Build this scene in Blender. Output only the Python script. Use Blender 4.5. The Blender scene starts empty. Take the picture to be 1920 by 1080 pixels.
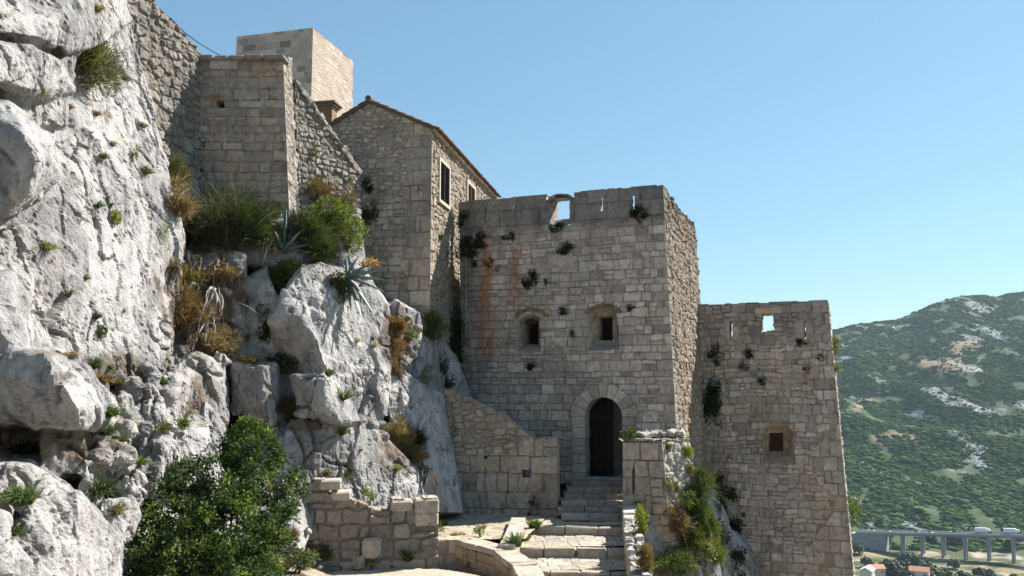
import bpy, bmesh, math, random
import numpy as np
from mathutils import Vector

scene = bpy.context.scene
R = math.radians
HAZE_D = 0.00006

# ------------------------------------------------------------------ camera, sky, sun, exposure
FPX = 1640.0                      # focal length in photo pixels (1920 wide)
PITCH = math.atan(190.0 / FPX)
cam_data = bpy.data.cameras.new("Camera")
cam = bpy.data.objects.new("Camera", cam_data)
scene.collection.objects.link(cam)
cam_data.sensor_width = 36.0
cam_data.lens = 36.0 * FPX / 1920.0
cam_data.clip_start = 0.1
cam_data.clip_end = 12000.0
cam.location = (0, 0, 0)
cam.rotation_euler = (math.pi / 2 + PITCH, 0, 0)
scene.camera = cam

SUN_DIR = np.array([1.05, 0.55, 1.10]); SUN_DIR = SUN_DIR / np.linalg.norm(SUN_DIR)   # towards the sun
SUN_EL = math.asin(SUN_DIR[2])
SUN_AZ = math.atan2(SUN_DIR[0], SUN_DIR[1])          # clockwise from +Y
world = bpy.data.worlds.new("World")
scene.world = world
world.use_nodes = True
wn = world.node_tree
sky = wn.nodes.new('ShaderNodeTexSky')
sky.sky_type = 'NISHITA'
sky.sun_disc = False
sky.sun_elevation = SUN_EL
sky.sun_rotation = SUN_AZ
sky.altitude = 200
sky.air_density = 1.25
sky.dust_density = 0.35
sky.ozone_density = 1.0
bg = wn.nodes['Background']
tint = wn.nodes.new('ShaderNodeMix'); tint.data_type = 'RGBA'; tint.blend_type = 'MULTIPLY'; tint.inputs[0].default_value = 1.0
tint.inputs[7].default_value = (0.69, 0.97, 1.12, 1)
gam = wn.nodes.new('ShaderNodeGamma'); gam.inputs[1].default_value = 0.68
wn.links.new(sky.outputs[0], gam.inputs[0]); wn.links.new(gam.outputs[0], tint.inputs[6]); wn.links.new(tint.outputs[2], bg.inputs[0])
bg.inputs[1].default_value = 0.087

sun_data = bpy.data.lights.new("Sun", 'SUN')
sun_data.energy = 5.0
sun_data.angle = R(0.53)
sun_data.color = (1.0, 0.955, 0.88)
sun = bpy.data.objects.new("Sun", sun_data)
scene.collection.objects.link(sun)
sun.rotation_euler = Vector(-SUN_DIR).to_track_quat('-Z', 'Y').to_euler()
sun.location = (60, 40, 60)

scene.view_settings.view_transform = 'Standard'
scene.view_settings.look = 'None'
scene.view_settings.gamma = 1.0
scene.view_settings.exposure = 1.33
scene.view_settings.use_curve_mapping = False

# ------------------------------------------------------------------ geometry helpers
CP, SP = math.cos(PITCH), math.sin(PITCH)
def ray(px, py):
    x = (px - 960.0) / FPX; y = (540.0 - py) / FPX
    return np.array([x, CP - y * SP, SP + y * CP])
def at(px, py, D):
    d = ray(px, py)
    return d * (D / d[1])
def pix(P):
    P = np.asarray(P, float)
    f = P[1] * CP + P[2] * SP; u = -P[1] * SP + P[2] * CP
    return 960 + FPX * P[0] / f, 540 - FPX * u / f
def on_plane(px, py, P0, N):
    d = ray(px, py)
    return d * (np.dot(P0, N) / np.dot(d, N))
def nrm(v):
    v = np.asarray(v, float); return v / (np.linalg.norm(v) + 1e-12)
Z = np.array([0, 0, 1.0])
def A(*v): return np.array(v, float)

def _h(ix, iy, iz, seed):
    n = (ix.astype(np.int64) * 374761393 + iy.astype(np.int64) * 668265263 + iz.astype(np.int64) * 2147483647 + seed * 974634777) & 0xFFFFFFFF
    n = ((n ^ (n >> 13)) * 1274126177) & 0xFFFFFFFF
    n = ((n ^ (n >> 16)) * 2246822519) & 0xFFFFFFFF
    return (n ^ (n >> 15)) & 0xFFFFFFFF
def rnd(ix, iy, iz=None, seed=0):
    ix = np.asarray(ix); iy = np.asarray(iy)
    iz = np.zeros_like(ix) if iz is None else iz
    return _h(ix, iy, iz, seed).astype(np.float64) / 4294967295.0
def noise3(x, y, z, seed=0):
    x0 = np.floor(x); y0 = np.floor(y); z0 = np.floor(z)
    fx = x - x0; fy = y - y0; fz = z - z0
    x0 = x0.astype(np.int64); y0 = y0.astype(np.int64); z0 = z0.astype(np.int64)
    sx = fx * fx * fx * (fx * (fx * 6 - 15) + 10); sy = fy * fy * fy * (fy * (fy * 6 - 15) + 10); sz = fz * fz * fz * (fz * (fz * 6 - 15) + 10)
    out = 0
    for i in (0, 1):
        wx = sx if i else 1 - sx
        for j in (0, 1):
            wy = sy if j else 1 - sy
            for k in (0, 1):
                wz = sz if k else 1 - sz
                hh = _h(x0 + i, y0 + j, z0 + k, seed)
                gx = (hh & 1023) / 511.5 - 1; gy = ((hh >> 10) & 1023) / 511.5 - 1; gz = ((hh >> 20) & 1023) / 511.5 - 1
                out = out + wx * wy * wz * (gx * (fx - i) + gy * (fy - j) + gz * (fz - k))
    return out * 1.3
def fbm(x, y, z, octv=4, seed=0, gain=.5):
    x = np.asarray(x, float); y = np.asarray(y, float); z = np.zeros_like(x) + z
    s = 0; a = 1.0
    for o in range(octv):
        s = s + a * noise3(x, y, z, seed + o * 7)
        x = x * 2.03 + 11.3; y = y * 2.03 + 5.7; z = z * 2.03 + 3.1; a *= gain
    return s
def ridged(x, y, z, octv=4, seed=0, gain=.5):
    s = 0; a = 1.0; x = np.asarray(x, float); y = np.asarray(y, float); z = np.zeros_like(x) + z
    for o in range(octv):
        s = s + a * (1 - np.abs(noise3(x, y, z, seed + o * 7)) * 2)
        x = x * 2.03 + 11.3; y = y * 2.03 + 5.7; z = z * 2.03 + 3.1; a *= gain
    return s
def worley3(P, scale, seed=0, tilt=False):
    Q = P * scale; I = np.floor(Q).astype(np.int64); n = len(Q)
    f1 = np.full(n, 9e9); f2 = np.full(n, 9e9); rid = np.zeros(n); tl = np.zeros(n)
    for dx in (-1, 0, 1):
        for dy in (-1, 0, 1):
            for dz in (-1, 0, 1):
                cx = I[:, 0] + dx; cy = I[:, 1] + dy; cz = I[:, 2] + dz
                hh = _h(cx, cy, cz, seed)
                px = cx + (hh & 1023) / 1023.; py = cy + ((hh >> 10) & 1023) / 1023.; pz = cz + ((hh >> 20) & 1023) / 1023.
                d = np.sqrt((px - Q[:, 0]) ** 2 + (py - Q[:, 1]) ** 2 + (pz - Q[:, 2]) ** 2)
                nearer = d < f1
                tv = (Q[:, 0] - px) * (((hh >> 3) & 255) / 127.5 - 1) + (Q[:, 1] - py) * (((hh >> 11) & 255) / 127.5 - 1) + (Q[:, 2] - pz) * (((hh >> 19) & 255) / 127.5 - 1); tl = np.where(nearer, tv, tl)
                f2 = np.where(nearer, f1, np.minimum(f2, d)); rid = np.where(nearer, (hh % 9973) / 9973., rid); f1 = np.where(nearer, d, f1)
    return (f1, f2, rid, tl) if tilt else (f1, f2, rid)
def sstep(a, b, x):
    t = np.clip((x - a) / (b - a), 0, 1); return t * t * (3 - 2 * t)
def mixc(a, b, t):
    t = np.asarray(t)[..., None]; return np.asarray(a) * (1 - t) + np.asarray(b) * t
def inpoly(x, y, poly):
    r = np.zeros(x.shape, bool); n = len(poly); j = n - 1
    for i in range(n):
        xi, yi = poly[i]; xj, yj = poly[j]
        with np.errstate(divide='ignore', invalid='ignore'):
            c = ((yi > y) != (yj > y)) & (x < (xj - xi) * (y - yi) / (yj - yi + 1e-12) + xi)
        r ^= c; j = i
    return r

def mk(name, V, faces, mat=None, parent=None, col=None, smooth=False, loc=None):
    """one mesh object from vertex array and list of face arrays (n,3)/(n,4)/...; optional per-vertex colour."""
    V = np.asarray(V, float).reshape(-1, 3)
    if loc is not None: V = V - np.asarray(loc)
    me = bpy.data.meshes.new(name)
    fl = [np.asarray(f, np.int32) for f in faces if len(f)]
    tot = np.concatenate([np.full(len(f), f.shape[1], np.int32) for f in fl])
    loops = np.concatenate([f.reshape(-1) for f in fl])
    me.vertices.add(len(V)); me.vertices.foreach_set('co', V.astype(np.float32).reshape(-1))
    me.loops.add(len(loops)); me.loops.foreach_set('vertex_index', loops)
    me.polygons.add(len(tot))
    st = np.concatenate([[0], np.cumsum(tot)[:-1]]).astype(np.int32)
    me.polygons.foreach_set('loop_start', st)
    me.polygons.foreach_set('use_smooth', np.full(len(tot), bool(smooth)))
    me.update(calc_edges=True)
    if col is not None:
        ca = me.color_attributes.new('Col', 'FLOAT_COLOR', 'POINT')
        c4 = np.ones((len(V), 4), np.float32); c4[:, :3] = col
        ca.data.foreach_set('color', c4.reshape(-1))
    if mat: me.materials.append(mat)
    o = bpy.data.objects.new(name, me)
    scene.collection.objects.link(o)
    if parent is not None:
        o.parent = parent
        off = np.zeros(3); pq = parent
        while pq is not None: off = off + np.array(pq.location); pq = pq.parent
        if loc is None and np.abs(off).max() > 0:
            V2 = V - off
            me.vertices.foreach_set('co', V2.astype(np.float32).reshape(-1)); me.update()
    elif loc is not None:
        o.location = loc
    return o
def tag(o, label=None, cat=None, group=None, kind=None):
    if label: o['label'] = label
    if cat: o['category'] = cat
    if group: o['group'] = group
    if kind: o['kind'] = kind
    return o
def empty(name, loc, label=None, cat=None, group=None):
    o = bpy.data.objects.new(name, None); scene.collection.objects.link(o)
    o.location = tuple(float(c) for c in loc); o.empty_display_size = .3
    return tag(o, label, cat, group)
def struct(o): o['kind'] = 'structure'; return o

class MB:
    """collects boxes / tubes / polygons as one mesh"""
    def __init__(s): s.V = []; s.F = {}; s.n = 0; s.C = []
    def add(s, V, F, col=None):
        V = np.asarray(V, float).reshape(-1, 3)
        for f in F: s.F.setdefault(len(f), []).append([i + s.n for i in f])
        s.V.append(V); s.n += len(V)
        s.C.append(np.tile(np.asarray(col if col is not None else (.5, .5, .5), float), (len(V), 1)) if col is None or np.ndim(col) == 1 else np.asarray(col))
    def box(s, c, ax, ay, az, col=None, jit=0, rng=None, bev=0):
        """oriented box: centre c, half-axis vectors; chamfered when bev>0 (fraction)"""
        c = np.asarray(c, float); V = []
        if bev <= 0:
            for k in (-1, 1):
                for j in (-1, 1):
                    for i in (-1, 1): V.append(c + i * ax + j * ay + k * az)
            F = [(0, 2, 3, 1), (4, 5, 7, 6), (0, 1, 5, 4), (2, 6, 7, 3), (0, 4, 6, 2), (1, 3, 7, 5)]
        else:
            L = [np.linalg.norm(ax), np.linalg.norm(ay), np.linalg.norm(az)]
            q = [1 - bev / l for l in L]
            idx = {}
            for k in (-1, 1):
                for j in (-1, 1):
                    for i in (-1, 1):
                        for m in range(3):
                            f = [i * q[0], j * q[1], k * q[2]]; f[m] = (i, j, k)[m]
                            idx[(i, j, k, m)] = len(V); V.append(c + f[0] * ax + f[1] * ay + f[2] * az)
            F = []
            S = (-1, 1)
            for m in range(3):
                a, b = [t for t in range(3) if t != m]
                for sgn in S:
                    def g(p, r):
                        t = [0, 0, 0]; t[m] = sgn; t[a] = p; t[b] = r; return idx[(t[0], t[1], t[2], m)]
                    F.append((g(-1, -1), g(1, -1), g(1, 1), g(-1, 1)))
            for m in range(3):
                a, b = [t for t in range(3) if t != m]
                for p in S:
                    for r in S:
                        def g(e, w):
                            t = [0, 0, 0]; t[m] = e; t[a] = p; t[b] = r; return idx[(t[0], t[1], t[2], w)]
                        F.append((g(-1, a), g(1, a), g(1, b), g(-1, b)))
            for i in S:
                for j in S:
                    for k in S: F.append((idx[(i, j, k, 0)], idx[(i, j, k, 1)], idx[(i, j, k, 2)]))
        V = np.array(V)
        if jit and rng is not None: V = V + rng.normal(0, jit, V.shape)
        s.add(V, F, col)
    def tube(s, pts, rad, n=6, col=None, cap=True):
        pts = [np.asarray(p, float) for p in pts]; m = len(pts)
        rad = [rad] * m if np.isscalar(rad) else rad
        V = []
        for i, p in enumerate(pts):
            t = nrm(pts[min(i + 1, m - 1)] - pts[max(i - 1, 0)])
            a = nrm(np.cross(t, Z if abs(t[2]) < .9 else A(1, 0, 0))); b = np.cross(t, a)
            for k in range(n):
                th = 2 * math.pi * k / n; V.append(p + rad[i] * (math.cos(th) * a + math.sin(th) * b))
        F = [(i * n + k, i * n + (k + 1) % n, (i + 1) * n + (k + 1) % n, (i + 1) * n + k) for i in range(m - 1) for k in range(n)]
        if cap: F += [tuple(range(n))[::-1], tuple((m - 1) * n + k for k in range(n))]
        s.add(V, F, col)
    def poly(s, pts, col=None): s.add(pts, [tuple(range(len(pts)))], col)
    def prism(s, pts, ext, col=None):
        n = len(pts); pts = np.asarray(pts, float)
        V = np.vstack([pts, pts + ext])
        F = [tuple(range(n)), tuple(range(2 * n - 1, n - 1, -1))] + [(i, i + n, (i + 1) % n + n, (i + 1) % n) for i in range(n)]
        s.add(V, F, col)
    def build(s, name, mat, parent=None, smooth=False, loc=None, usecol=True):
        V = np.vstack(s.V); C = np.vstack(s.C)
        return mk(name, V, [np.array(f) for f in s.F.values()], mat, parent, C if usecol else None, smooth, loc)

# ------------------------------------------------------------------ materials
def nodes(name):
    m = bpy.data.materials.new(name); m.use_nodes = True
    nt = m.node_tree; b = nt.nodes['Principled BSDF']
    return m, nt, b
def N(nt, t, **kw):
    n = nt.nodes.new(t)
    for k, v in kw.items():
        if hasattr(n, k): setattr(n, k, v)
    return n
def tex(nt, co, scale, detail=6, rough=.6, kind='ShaderNodeTexNoise', mapping=None):
    n = N(nt, kind)
    n.inputs['Scale'].default_value = scale
    if 'Detail' in n.inputs: n.inputs['Detail'].default_value = detail
    if 'Roughness' in n.inputs: n.inputs['Roughness'].default_value = rough
    if mapping is not None:
        mp = N(nt, 'ShaderNodeMapping'); mp.inputs['Scale'].default_value = mapping
        nt.links.new(co, mp.inputs['Vector']); co = mp.outputs[0]
    nt.links.new(co, n.inputs['Vector'])
    return n.outputs[0]
def ramp(nt, src, a, b, c0=(0, 0, 0, 1), c1=(1, 1, 1, 1)):
    r = N(nt, 'ShaderNodeValToRGB'); e = r.color_ramp.elements
    e[0].position = a; e[1].position = b; e[0].color = c0; e[1].color = c1
    nt.links.new(src, r.inputs[0]); return r.outputs[0]
def mix(nt, kind, fac, a, b):
    n = N(nt, 'ShaderNodeMix', data_type='RGBA', blend_type=kind)
    for s, v in ((n.inputs[0], fac), (n.inputs[6], a), (n.inputs[7], b)):
        if hasattr(v, 'links'): nt.links.new(v, s)
        else: s.default_value = v if not isinstance(v, tuple) or len(v) == 4 else v + (1,)
    return n.outputs[2]
def bump(nt, b, src, strength, dist, prev=None):
    n = N(nt, 'ShaderNodeBump'); n.inputs['Strength'].default_value = strength; n.inputs['Distance'].default_value = dist
    nt.links.new(src, n.inputs['Height'])
    if prev is not None: nt.links.new(prev, n.inputs['Normal'])
    nt.links.new(n.outputs[0], b.inputs['Normal']); return n.outputs[0]
def coords(nt):
    g = N(nt, 'ShaderNodeNewGeometry'); return g.outputs['Position']

def stone_material(name, fine=26, bstr=.5, mul=(1, 1, 1), lichen=.5):
    m, nt, b = nodes(name)
    co = coords(nt)
    at_ = N(nt, 'ShaderNodeAttribute', attribute_name='Col')
    n1 = tex(nt, co, fine * .28, 8, .62); n2 = tex(nt, co, fine, 6, .7); n3 = tex(nt, co, fine * 2.6, 3, .6)
    c = mix(nt, 'MULTIPLY', 1.0, at_.outputs['Color'], ramp(nt, n1, .28, .72, (.72, .71, .70, 1), (1.2, 1.18, 1.14, 1)))
    c = mix(nt, 'MULTIPLY', .8, c, ramp(nt, n2, .3, .7, (.70, .69, .68, 1), (1.16, 1.16, 1.16, 1)))
    n4 = tex(nt, co, fine * .11, 8, .7); n5 = tex(nt, co, .8, 6, .65, mapping=(1.5, 1.5, .45))
    c = mix(nt, 'MULTIPLY', lichen, c, ramp(nt, n4, .54, .66, (1, 1, 1, 1), (.42, .41, .40, 1)))       # black lichen blotches
    c = mix(nt, 'MULTIPLY', lichen, c, ramp(nt, n5, .50, .66, (1.05, 1.05, 1.05, 1), (.62, .61, .60, 1)))   # damp run-off
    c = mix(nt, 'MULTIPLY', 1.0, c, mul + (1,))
    nt.links.new(c, b.inputs['Base Color'])
    b.inputs['Roughness'].default_value = .93; b.inputs['Specular IOR Level'].default_value = .15
    p = bump(nt, b, n2, bstr, .02); bump(nt, b, n3, bstr * .6, .008, p)
    return m
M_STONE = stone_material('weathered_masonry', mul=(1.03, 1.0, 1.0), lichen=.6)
M_LIT = stone_material('sunlit_masonry', mul=(.64, .615, .595), lichen=.35)  # masonry copy for sunlit walls, tone lowered to suit the light there
M_FINE = stone_material('dressed_limestone', 34, .35, mul=(.88, .85, .835), lichen=.1)

def rock_material():
    m, nt, b = nodes('karst_limestone')
    co = coords(nt)
    at_ = N(nt, 'ShaderNodeAttribute', attribute_name='Col')
    big = tex(nt, co, .55, 6, .62); mid = tex(nt, co, 3.2, 8, .66); fin = tex(nt, co, 17, 7, .7); vf = tex(nt, co, 60, 3, .6)
    streak = tex(nt, co, 2.4, 6, .6, mapping=(1.6, 1.6, .35))
    c = at_.outputs['Color']
    c = mix(nt, 'MULTIPLY', 1.0, c, ramp(nt, mid, .28, .72, (.74, .74, .755, 1), (1.13, 1.125, 1.11, 1)))
    c = mix(nt, 'MULTIPLY', .75, c, ramp(nt, streak, .34, .60, (.62, .62, .64, 1), (1.08, 1.08, 1.07, 1)))
    c = mix(nt, 'MULTIPLY', .75, c, ramp(nt, fin, .30, .52, (.58, .58, .585, 1), (1.08, 1.08, 1.07, 1)))
    vo = N(nt, 'ShaderNodeTexVoronoi'); vo.inputs['Scale'].default_value = 9; nt.links.new(co, vo.inputs['Vector'])
    pits = ramp(nt, vo.outputs['Distance'], .05, .2)
    spots = ramp(nt, mid, .52, .6)
    pf = mix(nt, 'LIGHTEN', 1.0, pits, spots)
    c = mix(nt, 'MULTIPLY', 1.0, c, (.73, .715, .72, 1))
    nt.links.new(c, b.inputs['Base Color'])
    b.inputs['Roughness'].default_value = .92; b.inputs['Specular IOR Level'].default_value = .2
    p = bump(nt, b, mid, .55, .10)
    p = bump(nt, b, pf, .7, .03, p)
    p = bump(nt, b, fin, .9, .045, p); bump(nt, b, vf, .5, .012, p)
    return m
M_ROCK = rock_material()

def plain(name, col, rough=.8, scale=14, var=.25, bstr=.25, bdist=.01, metal=0):
    m, nt, b = nodes(name); co = coords(nt)
    n1 = tex(nt, co, scale, 6, .65)
    c = ramp(nt, n1, .3, .72, tuple(x * (1 - var) for x in col) + (1,), tuple(min(1, x * (1 + var)) for x in col) + (1,))
    nt.links.new(c, b.inputs['Base Color']); b.inputs['Roughness'].default_value = rough; b.inputs['Metallic'].default_value = metal
    b.inputs['Specular IOR Level'].default_value = .25
    if bstr: bump(nt, b, n1, bstr, bdist)
    return m
def attr_mat(name, rough=.85, scale=12, bstr=.3, bdist=.01, spec=.2, k=.66):
    m, nt, b = nodes(name); co = coords(nt)
    at_ = N(nt, 'ShaderNodeAttribute', attribute_name='Col'); n1 = tex(nt, co, scale, 6, .65)
    c = mix(nt, 'MULTIPLY', 1.0, at_.outputs['Color'], ramp(nt, n1, .3, .7, (.75 * k, .75 * k, .75 * k, 1), (1.2 * k, 1.2 * k, 1.2 * k, 1)))
    nt.links.new(c, b.inputs['Base Color']); b.inputs['Roughness'].default_value = rough; b.inputs['Specular IOR Level'].default_value = spec
    if bstr: bump(nt, b, n1, bstr, bdist)
    return m
def leaf_material(name, trans=.35, rough=.55):
    m, nt, b = nodes(name); out = nt.nodes['Material Output']
    at_ = N(nt, 'ShaderNodeAttribute', attribute_name='Col')
    lc = mix(nt, 'MULTIPLY', 1.0, at_.outputs['Color'], (.68, .66, .66, 1)); nt.links.new(lc, b.inputs['Base Color']); b.inputs['Roughness'].default_value = rough
    b.inputs['Specular IOR Level'].default_value = .3
    t = N(nt, 'ShaderNodeBsdfTranslucent')
    tc = mix(nt, 'MULTIPLY', 1.0, at_.outputs['Color'], (1.0, 1.06, .54, 1)); nt.links.new(tc, t.inputs[0])
    mx = N(nt, 'ShaderNodeMixShader'); mx.inputs[0].default_value = trans
    nt.links.new(b.outputs[0], mx.inputs[1]); nt.links.new(t.outputs[0], mx.inputs[2]); nt.links.new(mx.outputs[0], out.inputs[0])
    return m
M_LEAF = leaf_material('broad_leaf'); M_GRASS = leaf_material('grass_blade', .25, .7); M_FLESH = leaf_material('succulent_leaf', .05, .45)
M_TWIG = attr_mat('twig_bark', .9, 30, .4)
M_TILE = attr_mat('terracotta_tile', .85, 20, .3)
M_WOOD = attr_mat('old_wood', .8, 25, .3)
M_PAVE = stone_material('worn_paving', 22, .4, mul=(.79, .775, .76), lichen=.15)
M_DIRT = attr_mat('dry_earth', .97, 9, .7, .03)
# ------------------------------------------------------------------ masonry
def coursed(hmin, hmax, wmin, wmax, seed, ql=False, qr=False, W=10., warp=.02, split=.15, wave=.03):
    rng = np.random.default_rng(seed)
    rows = [-2.0]
    while rows[-1] < 40: rows.append(rows[-1] + rng.uniform(hmin, hmax))
    rows = np.array(rows); sp = {}
    def splits(r):
        if r not in sp:
            g = np.random.default_rng(seed * 1000 + int(r)); s = [-.5]
            if ql: s.append(.0 + (.42 if r % 2 else .75) * g.uniform(.85, 1.15))
            hh = rows[r + 1] - rows[r]
            end = W + .5
            if qr: end = W - (.75 if r % 2 else .42) * g.uniform(.85, 1.15)
            while s[-1] < end: s.append(s[-1] + g.uniform(wmin, wmax) * (.7 + hh / hmax * .5) * (g.uniform(.5, .7) if g.random() < .25 else 1))
            if qr: s[-1] = end; s.append(W + 3)
            else: s.append(s[-1] + 3)
            sp[r] = np.array(s)
        return sp[r]
    def pat(U, V):
        x = U + warp * fbm(U * 3.1, V * 3.1, 1.7, 2, seed); y = V + warp * fbm(U * 3.1, V * 3.1, 9.7, 2, seed + 3) + wave * fbm(U * .6, V * .3, 4.4, 2, seed + 5)
        ri = np.clip(np.searchsorted(rows, y) - 1, 0, len(rows) - 2)
        lo = rows[ri].copy(); hi = rows[ri + 1].copy(); L = np.zeros_like(U); H = np.zeros_like(U); ci = np.zeros(U.shape, int)
        for r in np.unique(ri):
            m = ri == r; s = splits(r); k = np.clip(np.searchsorted(s, x[m]) - 1, 0, len(s) - 2)
            L[m] = s[k]; H[m] = s[k + 1]; ci[m] = k
        q = rnd(ri, ci, None, seed + 11)
        sm = (q < split) & (hi - lo > .24); md = lo + (hi - lo) * (.35 + .3 * rnd(ri, ci, None, seed + 12))
        up = sm & (y > md); lo = np.where(up, md, lo); hi = np.where(sm & ~up, md, hi)
        sub = np.where(up, 1, 0)
        du = np.minimum(x - L, H - x); dv = np.minimum(y - lo, hi - y); rr = .055
        e = np.minimum(du, dv)
        cn = (du < rr) & (dv < rr)
        e = np.where(cn, rr - np.sqrt((rr - du) ** 2 + (rr - dv) ** 2), e)
        key = ri * 977 + ci * 13 + sub
        return e, np.stack([rnd(key, ci, None, seed + k) for k in (21, 22, 23)], -1)
    return pat
def rubble(size, aspect, seed, p=3.2, warp=.03):
    def pat(U, V):
        x = (U + warp * fbm(U * 3, V * 3, 2.2, 2, seed)) / (size * aspect); y = (V + warp * fbm(U * 3, V * 3, 7.2, 2, seed + 1)) / size
        I = np.floor(x).astype(int); J = np.floor(y).astype(int)
        f1 = np.full(x.shape, 9e9); f2 = f1.copy(); kx = np.zeros(x.shape, int); ky = kx.copy()
        for a in (-1, 0, 1):
            for b in (-1, 0, 1):
                cx = I + a; cy = J + b
                qx = cx + .12 + .76 * rnd(cx, cy, None, seed + 1); qy = cy + .15 + .7 * rnd(cx, cy, None, seed + 2)
                wgt = .8 + .45 * rnd(cx, cy, None, seed + 3)
                d = (np.abs(qx - x) ** p + np.abs((qy - y)) ** p) ** (1 / p) * wgt
                nr_ = d < f1
                f2 = np.where(nr_, f1, np.minimum(f2, d)); kx = np.where(nr_, cx, kx); ky = np.where(nr_, cy, ky); f1 = np.where(nr_, d, f1)
        return (f2 - f1) * size * .5, np.stack([rnd(kx, ky, None, seed + k) for k in (31, 32, 33)], -1)
    return pat
def mixpat(pa, pb, fn):
    def pat(U, V):
        ea, ra = pa(U, V); eb, rb = pb(U, V); m = fn(U, V)
        return np.where(m, ea, eb), np.where(m[..., None], ra, rb)
    return pat

C_MORT = A(.27, .225, .18)
def stonecol(base=(.36, .335, .305), warm=(.40, .31, .22), dark=(.20, .19, .18), vw=.35, vd=.4, mort=C_MORT, extra=None, seed=0, patch=.5):
    base = A(*base); warm = A(*warm); dark = A(*dark)
    def fn(U, V, e, r, prof):
        c = mixc(np.broadcast_to(base, U.shape + (3,)), warm, vw * sstep(.45, 1, r[..., 1]))
        c = mixc(c, dark, vd * sstep(.55, 1., r[..., 0]))
        c = c * (.78 + .44 * r[..., 2])[..., None]
        big = fbm(U * .5, V * .5, seed + .3, 4, seed + 50)
        c = mixc(c, dark * 1.0, patch * sstep(.05, .55, big))
        c = mixc(c, warm, .28 * sstep(.1, .6, fbm(U * .7, V * .45, seed + 5.3, 3, seed + 60)))
        c = mixc(c, mort, (1 - prof) * .85)
        if extra is not None: c = extra(c, U, V, e, r, prof)
        return np.clip(c, .015, .9)
    return fn

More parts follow.
